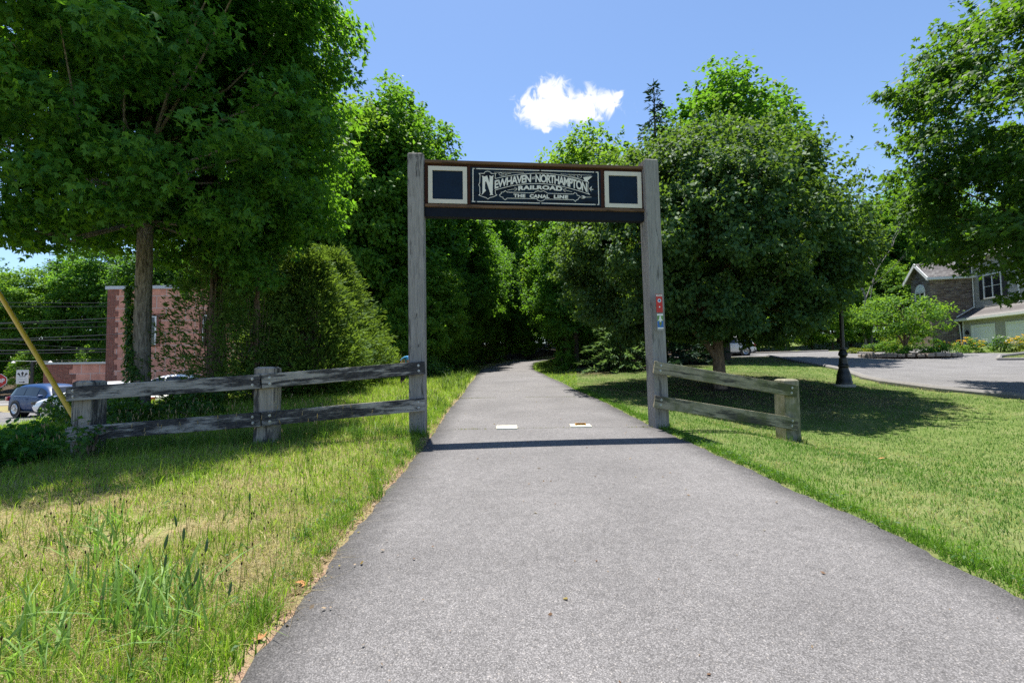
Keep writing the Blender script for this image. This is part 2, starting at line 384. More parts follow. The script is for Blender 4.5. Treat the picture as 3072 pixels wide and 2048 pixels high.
def masonry(name, brick_cols, mortar, bw, bh, rot=(math.pi/2, 0, 0), rough=.9, msize=.012, bm=.5, offset=.5, scale_noise=8):
    m, g = mat(name); co = g('TexCoord').outputs['Object']
    geo = g('NewGeometry').outputs['Normal']
    tn = g('VectorTransform', {0: geo}, vector_type='NORMAL', convert_from='WORLD', convert_to='OBJECT').outputs[0]
    nx = g('SeparateXYZ', {0: tn}).outputs
    s = g('SeparateXYZ', {0: co}).outputs
    side = g.math('GREATER_THAN', g.math('ABSOLUTE', nx[0]), .7)
    u = g.math('ADD', g.math('MULTIPLY', s[0], g.math('SUBTRACT', 1, side)), g.math('MULTIPLY', s[1], side))
    vec = g('CombineXYZ', {0: u, 1: s[2], 2: 0.}).outputs[0]
    b = g('TexBrick', {'Vector': vec, 'Scale': 1., 'Mortar Size': msize, 'Brick Width': bw, 'Row Height': bh, 'Bias': 0., 'Mortar Smooth': .1,
                       'Color1': (0, 0, 0, 1), 'Color2': (1, 1, 1, 1), 'Mortar': (.5, .5, .5, 1)}, offset=offset)
    col = g.ramp(b.outputs['Color'], brick_cols)
    n = g.noise(co, scale_noise, 5, .65); col = g.mix(1., col, g.ramp(n, [(.3, .74), (.7, 1.2)]), 'MULTIPLY')
    col = g.mix(b.outputs['Fac'], col, mortar)
    h = g.math('ADD', g.math('SUBTRACT', 1, b.outputs['Fac']), g.math('MULTIPLY', n, .4))
    out(g, g('BsdfPrincipled', {'Base Color': col, 'Roughness': rough, 'Specular IOR Level': .25, 'Normal': bump(g, h, bm, .02)}).outputs[0]); return m
M['pink_block'] = masonry('pink_block_wall', [(0., (.6, .275, .2)), (.5, (.63, .3, .215)), (1., (.66, .33, .24))], (.55, .46, .42), 1.2, .77, msize=.02, scale_noise=2.2, bm=.2)
M['brick'] = masonry('red_brick', [(0., (.16, .04, .025)), (.5, (.24, .06, .035)), (1., (.31, .09, .055))], (.3, .24, .2), .21, .07, msize=.008)
M['ledge'] = masonry('ledgestone', [(0., (.12, .09, .08)), (.3, (.23, .175, .14)), (.6, (.34, .275, .23)), (.85, (.19, .165, .165)), (1., (.45, .39, .33))], (.06, .05, .045), .42, .085, msize=.01, bm=1., offset=.37, scale_noise=14)
M['shingle'] = masonry('roof_shingles', [(0., (.1, .09, .09)), (.5, (.15, .14, .135)), (1., (.21, .2, .19))], (.06, .055, .055), .3, .14, msize=.01, bm=.3)

M['siding'] = plain('grey_clapboard', (.4, .385, .36), .6, var=.1, scale=3)
# ------------------------------------------------------------------ terrain
CTRL = np.array([(.4,-10,0),(.4,0,0),(.4,5,0),(.4,10,0),(.2,20,0),(-.2,30,0),(.5,45,0),(5,70,0),(23,100,0),
(-1.9,3,.0),(-1.9,8,.0),(-5.9,6.1,-.12),(-3.4,6.1,.03),(-4,3,.03),(-8,3.5,-.25),(-10.6,13,-.15),(-14,13,-.75),
(-25.7,24,-1.88),(-16,17,-1.34),(-24.8,28,-1.93),(-50,45,-2.5),(-12,24,-.5),(-6,11,0),(-6,20,0),(-10,40,0),(-30,70,0),(-14,6,-1.0),
(4.41,7.4,-.24),(3.2,7.3,-.05),(5,3,-.05),(6.5,14.3,.0),(9,19,.33),(10.8,15,.05),(8,10,-.2),(12.7,11.3,-.1),(4,20,.08),(5,28,.2),
(22.9,44,.72),(39.8,43,1.0),(44.7,43,1.48),(32.5,36,1.04),(20,25,.35),(16,18,.1),(25,20,.3),(60,60,3.4),(60,30,2.2),(25,60,.7),
(-7,78,1.6),(-5,92,3.),(4,112,4.),(30,120,5),(-30,110,3),(9,62,.8),(30,84,3),(-120,100,-2),(120,100,6),(0,200,-2),(-120,-40,-1),(120,-40,0),(0,-60,0)],float)
MQ = 2.0
def _phi(a,b): return np.sqrt(((a[:,None,:]-b[None,:,:])**2).sum(-1)+MQ*MQ)
_n=len(CTRL); _A=np.zeros((_n+1,_n+1)); _A[:_n,:_n]=_phi(CTRL[:,:2],CTRL[:,:2]); _A[_n,:_n]=1; _A[:_n,_n]=1
_W=np.linalg.solve(_A,np.append(CTRL[:,2],0))
def path_c(y): return .8-.038*y+.041*np.maximum(0,y-30)**1.3+.0045*np.maximum(0,y-48)**2
HW=1.82
def smooth(t): t=np.clip(t,0,1); return t*t*(3-2*t)
def T(x,y):
    x=np.atleast_1d(np.asarray(x,float)); y=np.atleast_1d(np.asarray(y,float)); x,y=np.broadcast_arrays(x,y); sh=x.shape
    q=np.stack([x.ravel(),y.ravel()],1); out=np.empty(len(q))
    for i in range(0,len(q),50000):
        out[i:i+50000]=_phi(q[i:i+50000],CTRL[:,:2])@_W[:_n]+_W[_n]
    xs,ys=q[:,0],q[:,1]
    d=np.abs(xs-path_c(ys))-HW
    w=smooth(d/2.2)
    s=np.where(ys>60,.026*60+.012*(ys-60),.026*ys)
    return (s+out*w).reshape(sh)
def tz(x,y): return float(T(x,y)[0])

def vnoise(x, y, seed=0, sc=1.):
    """cheap smooth 2-D noise in 0..1 for placing patches"""
    r = np.random.default_rng(seed); o = 0
    for k in range(7):
        a = r.uniform(0, 6.28); fr = sc*r.uniform(.6, 2.6); p = r.uniform(0, 6.28, 2)
        o = o + np.sin((x*np.cos(a)+y*np.sin(a))*fr+p[0])*np.cos((x*np.sin(a)-y*np.cos(a))*fr*.8+p[1])
    return np.clip(.5+o/7*.95, 0, 1)

def edge_wob(y, side):
    r = .03*np.sin(y*.9+side*2) + .012*np.sin(y*5.3+side) + .009*np.sin(y*13.7+side*3) + .008*np.sin(y*31.+side) + .006*np.sin(y*67.+side)
    return r
def path_edges(y):
    c = path_c(y)
    return c-HW+edge_wob(y, 1), c+HW+edge_wob(y, 2)+.06*np.exp(-((y-3.1)/.35)**2)

DOTS = [(6.5, 14.3, 4.6), (-8.8, 10.8, 2.6), (-8.3, 12.4, 3.), (-6.7, 15.5, 3.2), (5.5, 24, 4), (3.6, 27, 2.2)]
LOT_R = [(19.95, 35.53), (16.05, 24.1), (14.6, 20.2), (13.4, 18.0), (12.5, 16.14), (12.25, 15.1), (12.3, 13.2), (12.72, 11.39), (14.5, 8.8), (24, 3.5), (46, 3.5), (46, 24),
         (26.5, 23.4), (25.6, 23.9), (27.5, 25.6), (30.2, 26.6), (29.4, 29.6), (36.5, 41.), (35.2, 42.), (29.3, 36.2), (25.85, 32.6), (25.5, 35.1), (29.2, 40.8), (29, 41.6), (24.84, 41.9), (19, 45.6), (15, 46.5), (13.2, 42.5)]
LOT_L = [(-15.2, 7), (-16.3, 12), (-14.2, 15.2), (-13.2, 19), (-14.5, 24.5), (-18, 27.6), (-30, 27.8), (-34, 29.4), (-90, 29.4), (-90, 2), (-22, 2)]
STREET = [(-150, 33.2), (-26, 33.2), (-10, 35.5), (-10, 40.2), (-26, 38.8), (-150, 38.8)]
def inside(px, py, poly):
    px = np.asarray(px); py = np.asarray(py); r = np.zeros(px.shape, bool); n = len(poly)
    for i in range(n):
        x0, y0 = poly[i]; x1, y1 = poly[(i+1) % n]
        c = ((y0 > py) != (y1 > py)); r ^= c & (px < (x1-x0)*(py-y0)/((y1-y0) or 1e-9)+x0)
    return r
def dist_poly(px, py, poly):
    dd = np.full(np.shape(px), 1e9)
    for i in range(len(poly)):
        a = np.array(poly[i]); b = np.array(poly[(i+1) % len(poly)]); e = b-a
        t = np.clip(((px-a[0])*e[0]+(py-a[1])*e[1])/(e@e), 0, 1)
        dd = np.minimum(dd, np.hypot(px-a[0]-t*e[0], py-a[1]-t*e[1]))
    return dd

def ground_z(x, y):
    """bare ground: the terrain, let down a little under the paved areas, with a fine roughness"""
    z = T(x, y)
    for p in (LOT_R, LOT_L, STREET):
        z = z - .06*inside(x, y, p)
    d = np.abs(x-path_c(y))-HW
    return z - .05*smooth(-d/.12) + np.where(d > .02, .012*(vnoise(x, y, 5, 3.)-.5), 0)

def build_ground():
    u = np.concatenate([-np.geomspace(2.6, 420, 150)[::-1], np.linspace(-2.5, -1.4, 23), np.linspace(-1.2, 1.2, 7), np.linspace(1.4, 2.5, 23), np.geomspace(2.6, 420, 150)])
    v = np.concatenate([-np.geomspace(1., 60, 24)[::-1], np.linspace(-.8, 9, 90), np.linspace(9.15, 60, 230), np.geomspace(60.5, 700, 70)])
    U, Y = np.meshgrid(u, v); X = U + path_c(np.minimum(Y, 140.))*np.clip(1-(np.abs(U)-30)/60, 0, 1)
    Z = ground_z(X, Y)
    n, m = len(v), len(u)
    idx = np.arange(n*m).reshape(n, m)
    F = np.stack([idx[:-1, :-1], idx[:-1, 1:], idx[1:, 1:], idx[1:, :-1]], -1).reshape(-1, 4)
    me = np_mesh('ground', np.stack([X, Y, Z], -1).reshape(-1, 3), [F])
    x, y = X.ravel(), Y.ravel(); d = x-path_c(y)
    col = np.zeros((n*m, 4), np.float32); col[:, 3] = 1
    col[:, 0] = (d > 0)*1.0
    wd = np.zeros(n*m)
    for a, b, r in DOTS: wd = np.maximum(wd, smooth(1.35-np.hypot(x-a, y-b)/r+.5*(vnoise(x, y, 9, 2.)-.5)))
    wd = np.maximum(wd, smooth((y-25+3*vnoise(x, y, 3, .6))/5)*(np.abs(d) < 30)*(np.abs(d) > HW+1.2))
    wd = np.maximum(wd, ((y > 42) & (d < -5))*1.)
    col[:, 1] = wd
    col[:, 2] = np.where(d < 0, smooth(1-(np.abs(d)-HW)/.15), .3*smooth(1-(np.abs(d)-HW)/.1))*(y < 14)
    a = me.color_attributes.new('cover', 'FLOAT_COLOR', 'POINT'); a.data.foreach_set('color', col.ravel())
    return tag(link('ground', me, M['ground'], None, True), kind='structure')
build_ground()

def build_path():
    y = np.concatenate([np.linspace(-6, 12, 361), np.linspace(12.1, 110, 500)])
    s = np.array([0, .02, .06, .12, .2, .3, .42, .55, .68, .8, .88, .94, .98, 1.])
    l, r = path_edges(y); X = l[:, None]+(r-l)[:, None]*s; Y = np.repeat(y[:, None], len(s), 1)
    Z = T(X, Y)+.006+.012*np.sin(np.pi*np.clip(s, .03, .97))
    Z[:, 0] -= .05; Z[:, -1] -= .05
    n, m = X.shape; idx = np.arange(n*m).reshape(n, m)
    F = np.stack([idx[:-1, :-1], idx[:-1, 1:], idx[1:, 1:], idx[1:, :-1]], -1).reshape(-1, 4)
    me = np_mesh('asphalt_path', np.stack([X, Y, Z], -1).reshape(-1, 3), [F])
    e = np.minimum(s, 1-s)[None]*(r-l)[:, None]
    a = me.attributes.new('edge', 'FLOAT', 'POINT'); a.data.foreach_set('value', e.ravel().astype(np.float32))
    return tag(link('asphalt_path', me, M['path'], None, True), kind='structure')
build_path()

def paved(name, poly, lift, m, res=.5):
    """a sheet draped over the terrain inside a polygon"""
    P = np.array(poly); x0, y0 = P.min(0)
    bm = bmesh.new(); vs = [bm.verts.new((x, y, 0)) for x, y in poly]; bm.faces.new(vs)
    xs, ys = P.max(0)
    span = max(xs-x0, ys-y0); st = max(res, span/70)
    for k in range(1, int((xs-x0)/st)):
        bmesh.ops.bisect_plane(bm, geom=bm.verts[:]+bm.edges[:]+bm.faces[:], plane_co=(x0+k*st, 0, 0), plane_no=(1, 0, 0))
    for k in range(1, int((ys-y0)/st)):
        bmesh.ops.bisect_plane(bm, geom=bm.verts[:]+bm.edges[:]+bm.faces[:], plane_co=(0, y0+k*st, 0), plane_no=(0, 1, 0))
    co = np.array([v.co[:] for v in bm.verts]); z = T(co[:, 0], co[:, 1])+lift
    for v, zz in zip(bm.verts, z): v.co.z = zz
    bmesh.ops.recalc_face_normals(bm, faces=bm.faces[:])
    if sum(f.normal.z for f in bm.faces) < 0: bmesh.ops.reverse_faces(bm, faces=bm.faces[:])
    me = bpy.data.meshes.new(name); bm.to_mesh(me); bm.free()
    return tag(link(name, me, m, None, True), kind='structure')
paved('parking_court', LOT_R, .004, M['lot'])
paved('roadside_lot', LOT_L, .004, M['lot'])
paved('street', STREET, .006, M['lot'])
paved('street_edge_line', [(-150, 34.3), (-26.4, 34.3), (-26.4, 34.45), (-150, 34.45)], .012, M['white_paint'], 2)

def kerb(pts, name='kerb', w=.2, h=.13, m=None):
    pts = [Vector((*p, 0)) for p in pts]; fine = []
    for a, b in zip(pts, pts[1:]):
        k = max(1, int((b-a).length/.4)); fine += [a.lerp(b, i/k) for i in range(k)]
    fine.append(pts[-1]); V = []; prof = [(-w/2, -.1), (-w/2, h*.5), (-w*.2, h), (w*.2, h), (w/2, h*.6), (w/2, -.1)]
    for i, p in enumerate(fine):
        t = (fine[min(i+1, len(fine)-1)]-fine[max(i-1, 0)]).normalized(); nn = Vector((-t.y, t.x, 0)); z = tz(p.x, p.y)
        V += [(p.x+nn.x*q, p.y+nn.y*q, z+hh) for q, hh in prof]
    k = len(prof); F = [(i*k+j, i*k+j+1, (i+1)*k+j+1, (i+1)*k+j) for i in range(len(fine)-1) for j in range(k-1)]
    F += [tuple(range(k)), tuple(range((len(fine)-1)*k+k-1, (len(fine)-1)*k-1, -1))]
    b = MB().add(V, F); return tag(b.build(name, m or M['kerb']), kind='structure')
kerb(LOT_R[0:9]); kerb([(15, 46.6), (19, 45.8), (24.84, 42.1), (29, 41.8)]); kerb([(25.5, 35.1), (25.85, 32.6)]); kerb([(26.5, 23.3), (25.5, 23.9), (27.5, 25.7), (30.2, 26.7)])

# ------------------------------------------------------------------ grass
def blades(name, x, y, h, w, col, rng, lean=.5, seg=2, z=None, kind='stuff', head=None):
    n = len(x); z = ground_z(x, y) if z is None else z
    a = rng.uniform(0, 2*np.pi, n); dx, dy = np.cos(a), np.sin(a)
    le = rng.normal(0, 1, n)*lean; bx = rng.uniform(0, 2*np.pi, n); lx, ly = np.cos(bx)*le*h, np.sin(bx)*le*h
    lv = [0, .55, 1.] if seg == 2 else [0, .35, .7, 1.]
    wf = [1, .75, 0] if seg == 2 else [1, .9, .6, 0]
    V = []
    for t, f in zip(lv, wf):
        cx, cy, cz = x+lx*t*t, y+ly*t*t, z-.01*(1-t)+h*np.maximum(t-.32*np.abs(le)*t*t, .12*t)
        if f > 0:
            V.append(np.stack([cx-dx*w*f/2, cy-dy*w*f/2, cz], -1)); V.append(np.stack([cx+dx*w*f/2, cy+dy*w*f/2, cz], -1))
        else: V.append(np.stack([cx, cy, cz], -1))
    k = len(V); V = np.stack(V, 1).reshape(-1, 3); b = np.arange(n)[:, None]*k
    Q = [b+np.array([2*i, 2*i+1, 2*i+3, 2*i+2]) for i in range(seg-1)]
    me = np_mesh(name, V, [np.concatenate(Q), b+np.array([k-3, k-2, k-1])])
    at_ = me.color_attributes.new('tint', 'FLOAT_COLOR', 'POINT')
    cc = np.ones((n, k, 4), np.float32); cc[:, :, :3] = col[:, None, :]
    at_.data.foreach_set('color', cc.ravel())
    return tag(link(name, me, M['grass']), kind=kind)

def blocked(x, y, m=0.):
    d = np.abs(x-path_c(y)); l, r = path_edges(y)
    b = (x > l-m) & (x < r+m)
    for p in (LOT_R, LOT_L, STREET): b |= inside(x, y, p)
    return b
def wedge(rng, n, r0, r1, a0, a1, p=.5):
    """points seen from the trail, denser close by: angle from +Y (left negative)"""
    u = rng.uniform(0, 1, n); r = (r0**(1-p)+u*(r1**(1-p)-r0**(1-p)))**(1/(1-p))
    a = np.radians(rng.uniform(a0, a1, n)); return r*np.sin(a), r*np.cos(a), r
def lerpc(a, b, t): return np.asarray(a)[None]*(1-t[:, None])+np.asarray(b)[None]*t[:, None]

rng = np.random.default_rng(7)
DRYC, STRAW, GREEN, LIME, DEEP = (.34, .3, .12), (.5, .43, .22), (.14, .24, .028), (.31, .42, .045), (.035, .085, .018)
def meadow():
    n = 430000; x, y, r = wedge(rng, n, 1.25, 30, -66, 8, .62)
    d = path_c(y)-HW-x
    k = ~blocked(x, y, -.03) & (y > .6) & (x > -24)
    for a, b, rr in DOTS[1:3]: k &= (np.hypot(x-a, y-b) > .5)
    k &= ~((y > 24) & (d > 5))
    dry = vnoise(x, y, 1, 1.3)*.6+vnoise(x, y, 2, 4.)*.4; bare = vnoise(x, y, 4, 2.2)
    near = smooth((6.5-np.hypot(x+1., y))/3.5)*smooth((d+.1)/.5)
    k &= rng.uniform(0, 1, n) > np.clip((bare-.5)*3.5, 0, .95)*near
    k &= rng.uniform(0, 1, n) > .5*near*smooth((dry-.4)*4)
    k &= (d > .06) | (rng.uniform(0, 1, n) < .4)
    x, y, r, dry, d, near = (q[k] for q in (x, y, r, dry, d, near)); n = len(x)
    g_ = rng.uniform(0, 1, n)
    edge = smooth(1-(d-.1)/.5)*smooth((y-2.2)/1.2)
    isdry = (g_ < np.clip(.1+near*.34*smooth((dry-.25)*3)-.3*edge, .06, .88))
    col = lerpc(GREEN, LIME, rng.uniform(0, 1, n)); col = np.where(isdry[:, None], lerpc(DRYC, STRAW, rng.uniform(0, 1, n)), col)
    col = col*rng.uniform(.7, 1.25, (n, 1))
    h = rng.gamma(4, .018, n)*(1+.5*vnoise(x, y, 6, 2.))*np.where(isdry, .8, 1.)
    h = np.clip(h, .015, .3)*np.where(y > 7.5, 1.15, .7)
    w = rng.uniform(.0018, .0038, n)*(1+r*.18)
    blades('meadow_grass', x, y, h, w, col, rng, np.where(isdry, 1.5, .8))
meadow()
def thatch():
    """flattened straw lying between the standing blades"""
    n = 130000; x, y, r = wedge(rng, n, 1.3, 9, -64, 4, .7)
    k = ~blocked(x, y, -.02) & (y > .6) & (x > -9) & (vnoise(x, y, 61, 1.7) > .3); x, y, r = x[k], y[k], r[k]; n = len(x)
    c = lerpc((.2, .15, .08), (.46, .38, .22), rng.uniform(0, 1, n))
    blades('straw_thatch', x, y, rng.uniform(.02, .06, n), rng.uniform(.0014, .003, n)*(1+.15*r), c, rng, 3., 2, ground_z(x, y)+.012)
thatch()
def lawn():
    n = 430000; x, y, r = wedge(rng, n, 1.9, 46, -6, 66, .62)
    d = x-(path_c(y)+HW)
    k = ~blocked(x, y, -.02) & (d > -.05) & (y > .6)
    for a, b, rr in [(6.5, 14.3, 1.)]: k &= (np.hypot(x-a, y-b) > rr*.7)
    k &= ~((y > 24) & (x < 12) & (d > 2.2))
    q_ = x+.1*y; dry = vnoise(q_, y*.45, 11, 1.)*.45+vnoise(q_, y*.5, 12, 3.)*.35+vnoise(x, y, 14, 8.)*.2
    k &= rng.uniform(0, 1, n) > .35*smooth((dry-.5)*5)
    x, y, r, dry, d = (q[k] for q in (x, y, r, dry, d)); n = len(x); g_ = rng.uniform(0, 1, n)
    isdry = g_ < np.clip(.05+.75*smooth((dry-.45)*4.5), 0, .75)*smooth(d/.5+.2)
    col = lerpc((.05, .135, .018), (.115, .225, .026), rng.uniform(0, 1, n)*.45+.55*vnoise(x, y, 13, 1.6))
    col = np.where((d < .35)[:, None], col*np.array([1.35, 1.25, .95]), col)
    col = np.where(isdry[:, None], lerpc(DRYC, (.36, .32, .19), rng.uniform(0, 1, n)), col)*rng.uniform(.75, 1.2, (n, 1))
    h = rng.uniform(.018, .05, n)*np.where(d < .4, 1.25, 1.); w = rng.uniform(.0018, .0036, n)*(1+r*.18)
    blades('lawn_grass', x, y, h, w, col, rng, np.where(isdry, 1.3, .85))
lawn()

def tall_grass():
    """coarse clumps, fringe tufts along the fences and the trail, grass in the cracks"""
    X = []; Y = []; H = []; Wd = []; Cc = []
    def clump(cx, cy, n, rad, h, w, c0, c1):
        a = rng.uniform(0, 6.28, n); q = rad*np.sqrt(rng.uniform(0, 1, n))
        X.append(cx+q*np.cos(a)); Y.append(cy+q*np.sin(a)); H.append(h*rng.uniform(.55, 1.15, n)); Wd.append(w*rng.uniform(.6, 1.3, n)); Cc.append(lerpc(c0, c1, rng.uniform(0, 1, n)))
    BG = ((.12, .22, .05), (.24, .36, .11))
    for cx, cy, n, rad, h in [(-1.72, 2.25, 110, .22, .26), (-2.05, 2.35, 70, .2, .24), (-1.5, 2.05, 60, .16, .22), (-2.3, 2.0, 80, .25, .24), (-2.6, 2.9, 40, .2, .2), (-1.95, 1.85, 60, .2, .2), (-2.9, 3.3, 40, .2, .2)]:
        clump(cx, cy, n, rad, h, .013, *BG)
    for _ in range(420):
        yy = 1.6+11*rng.uniform(0, 1)**1.3; cx = path_c(yy)-HW-rng.uniform(.2, 6.5)
        clump(cx, yy, rng.integers(8, 26), .1, rng.uniform(.07, .19), .006+.0006*yy, (.07, .14, .022), (.16, .23, .03))
    for _ in range(120):
        yy = 1.7+9*rng.uniform(0, 1)**1.4; cx = path_c(yy)-HW-abs(rng.normal(.12, .14))
        clump(cx, yy, rng.integers(12, 30), .07, rng.uniform(.06, .15), .0055+.0005*yy, (.07, .15, .02), (.15, .25, .03))
    for _ in range(150):
        t = rng.uniform(0, 1); fx, fy = ((-5.9+4.4*t, 6.2+.75*t) if t < 1 else (0, 0))
        clump(fx+rng.normal(0, .3), fy+rng.normal(0, .25), rng.integers(10, 24), .1, rng.uniform(.14, .32), .009, (.05, .12, .02), (.13, .22, .035))
    for _ in range(90):
        yy = rng.uniform(9, 34); cx = path_c(yy)-HW-abs(rng.normal(.5, .6))
        clump(cx, yy, 16, .16, rng.uniform(.2, .5), .012+.0006*yy, (.07, .13, .025), (.16, .22, .045))
    for _ in range(60):
        yy = rng.uniform(25, 42); cx = path_c(yy)+HW+abs(rng.normal(.3, .5))
        clump(cx, yy, 16, .2, rng.uniform(.2, .5), .03, (.09, .16, .025), (.2, .28, .04))
    for px, py in [(-1.47, 7.0), (2.33, 7.25), (4.42, 7.35), (-3.37, 6.15), (-5.85, 6.2)]:
        for _ in range(9): clump(px+rng.normal(0, .16), py-.1+rng.normal(0, .14), 14, .06, .13, .007, (.06, .14, .02), (.13, .22, .03))
    for _ in range(1100):
        yy = 1.9+13*rng.uniform(0, 1)**1.4; cx = path_c(yy)+HW+rng.normal(.07, .06)
        clump(cx, yy, 14, .06, rng.uniform(.02, .055), .0045+.0005*yy, (.06, .14, .018), (.14, .24, .028))
    x, y, h, w = map(np.concatenate, (X, Y, H, Wd)); col = np.concatenate(Cc)
    k = ~blocked(x, y, -.07); blades('tall_grass', x[k], y[k], h[k], w[k], col[k], rng, .75, 3)
    n = 900; yy = rng.choice([7.29, 12.15, 22.1], n, p=[.3, .4, .3]); x = path_c(yy)+rng.uniform(-1.7, 1.75, n)
    kk = (vnoise(x, yy, 21, 2.)>.38); x, yy = x[kk], yy[kk]; n = len(x)
    yy = yy+rng.normal(0, .012, n)
    blades('crack_grass', x, yy, rng.uniform(.006, .018, n), rng.uniform(.006, .012, n), lerpc((.16, .2, .03), (.3, .26, .08), rng.uniform(0, 1, n)), rng, .8, 2, T(x, yy)+.018)
tall_grass()

def seed_stalks():
    """plantain and timothy: thin stalks with dark seed heads"""
    n = 520; x, y, r = wedge(rng, n, 2.6, 9, -62, -6, .3); d = path_c(y)-HW-x
    k = (d > .1) & ~blocked(x, y, .02) & (vnoise(x, y, 31, 1.1) > .36); x, y, r = x[k], y[k], r[k]
    h = rng.uniform(.1, .26, len(x))
    big = [(-1.45, 1.74, .5), (-1.32, 1.7, .4), (-1.22, 1.72, .46), (-1.52, 1.95, .36), (-1.38, 1.9, .5), (-1.18, 1.8, .3), (-1.62, 2.35, .4), (-1.5, 2.6, .42)]
    V = []; F = []; col = []
    def stalk(px, py, hh, hr, hl, cs, ch):
        z = float(ground_z(np.array([px]), np.array([py]))[0]); lx, ly = rng.normal(0, .16, 2)*hh
        top = Vector((px+lx, py+ly, z+hh)); b = MB()
        b.tube([(px, py, z-.01), (px+lx*.4, py+ly*.4, z+hh*.55), top], [.0016, .0013, .0011], 3, False); ns = len(b.v)
        dv = Vector((lx*.8, ly*.8, hh)).normalized()
        b.tube([top-dv*hl*.1, top+dv*hl*.2, top+dv*hl*.7, top+dv*hl], [hr*.4, hr, hr*.9, hr*.25], 6, True)
        o = len(V); V.extend(b.v); F.extend([tuple(i+o for i in f) for f in b.f]); col.extend([cs]*ns+[ch]*(len(b.v)-ns))
    for px, py, hh in zip(x, y, h):
        stalk(px, py, hh, (.003+.0006*rng.uniform(0, 1)+.0002*math.hypot(px, py)), .016, (.2, .2, .08), (.05, .03, .016) if rng.uniform() < .8 else (.3, .22, .12))
    for px, py, hh in big: stalk(px, py, hh, .0055, .05, (.08, .15, .04), (.1, .17, .07))
    for _ in range(260):
        yy = rng.uniform(5.6, 9); px = rng.uniform(-7, -1.6); stalk(px, yy, rng.uniform(.25, .5), .006, .05, (.22, .2, .09), (.34, .26, .15))
    b = MB(); b.v = [tuple(p) for p in V]; b.f = F
    o = b.build('seed_head_grass', M['grass'], fix=False); a = o.data.color_attributes.new('tint', 'FLOAT_COLOR', 'POINT')
    a.data.foreach_set('color', np.array([(*c, 1) for c in col], np.float32).ravel()); tag(o, kind='stuff')
seed_stalks()

def litter():
    """dry bits of leaf, bark and grit along the left edge of the trail"""
    n = 5200; y = 1.4+10*rng.uniform(0, 1, n)**1.7; l, r = path_edges(y); x = l+rng.normal(-.05, .05, n); z = np.maximum(ground_z(x, y), np.where(x > l, T(x, y)+.008, -9))+.004
    k = vnoise(x, y, 51, 3.) > .34; x, y, z = x[k], y[k], z[k]
    m = 260; ye = 1.5+14*rng.uniform(0, 1, m)**1.4; xe = path_c(ye)+rng.uniform(-1.75, 1.75, m); x = np.append(x, xe); y = np.append(y, ye); z = np.append(z, T(xe, ye)+.022); n = len(x)
    N = np.array([0, 0, 1.])+rng.normal(0, .45, (n, 3)); D = rng.normal(0, 1, (n, 3)); N = N/np.linalg.norm(N, axis=1, keepdims=True); D = D-N*(D*N).sum(1, keepdims=True); D /= np.linalg.norm(D, axis=1, keepdims=True); X = np.cross(D, N)
    s = rng.gamma(2., .006, n)+.004; t = np.array([(-.5, 0), (0, .32), (.5, 0), (0, -.32)])
    V = np.stack([x, y, z], -1)[:, None]+s[:, None, None]*(t[None, :, 0, None]*D[:, None]+t[None, :, 1, None]*X[:, None])
    me = np_mesh('leaf_litter', V.reshape(-1, 3), [np.arange(n*4).reshape(n, 4)])
    c = lerpc((.16, .085, .05), (.42, .32, .22), rng.uniform(0, 1, n)); cc = np.ones((n, 4, 4), np.float32); cc[:, :, :3] = c[:, None]
    me.color_attributes.new('tint', 'FLOAT_COLOR', 'POINT').data.foreach_set('color', cc.ravel()); tag(link('leaf_litter', me, M['grass']), kind='stuff')
litter()
def edge_weeds():
    """broad-leaved weeds and crabgrass rosettes on the verges"""
    P = []; N = []; D = []; S = []
    for k in range(150):
        if k < 80: yy = 1.6+9*rng.uniform(0, 1)**1.5; cx = path_c(yy)-HW-abs(rng.normal(.15, .3))
        elif k < 100: yy = rng.uniform(3, 8); cx = path_c(yy)-HW-rng.uniform(.3, 5)
        else: yy = rng.uniform(1.8, 8); cx = path_c(yy)+HW+abs(rng.normal(.05, .07))
        z0 = float(ground_z(np.array([cx]), np.array([yy]))[0]); m = rng.integers(7, 20); a = rng.uniform(0, 6.28, m); q = .05*np.sqrt(rng.uniform(0, 1, m))+.01
        P.append(np.stack([cx+q*np.cos(a), yy+q*np.sin(a), z0+rng.uniform(.01, .07, m)], -1)); D.append(np.stack([np.cos(a), np.sin(a), rng.uniform(.05, .9, m)], -1)); N.append(np.array([0, 0, 1.])+rng.normal(0, .3, (m, 3))); S.append(rng.uniform(.014, .04, m))
    return tuple(map(np.concatenate, (P, N, D, S)))
# ------------------------------------------------------------------ foliage
TPL = {
    'maple': (np.array([(0, 0, 0), (.3, .34, .02), (0, 1, -.12), (-.3, .34, .02), (.66, .6, -.1), (.4, .06, 0), (-.66, .6, -.1), (-.4, .06, 0)], float),
              [np.array([[0, 1, 2, 3], [0, 5, 4, 1], [0, 3, 6, 7]])]),
    'oval': (np.array([(0, 0, 0), (.33, .5, .09), (0, 1, -.04), (-.33, .5, .09)], float), [np.array([[0, 1, 2, 3]])]),
    'spray': (np.array([(0, 0, 0), (.16, .45, .03), (0, 1, 0), (-.16, .45, .03)], float), [np.array([[0, 1, 2, 3]])]),
    'lance': (np.array([(0, 0, 0), (.22, .4, .06), (0, 1, -.1), (-.22, .4, .06)], float), [np.array([[0, 1, 2, 3]])]),
}
def unit(v): return v/np.maximum(np.linalg.norm(v, axis=-1, keepdims=True), 1e-9)
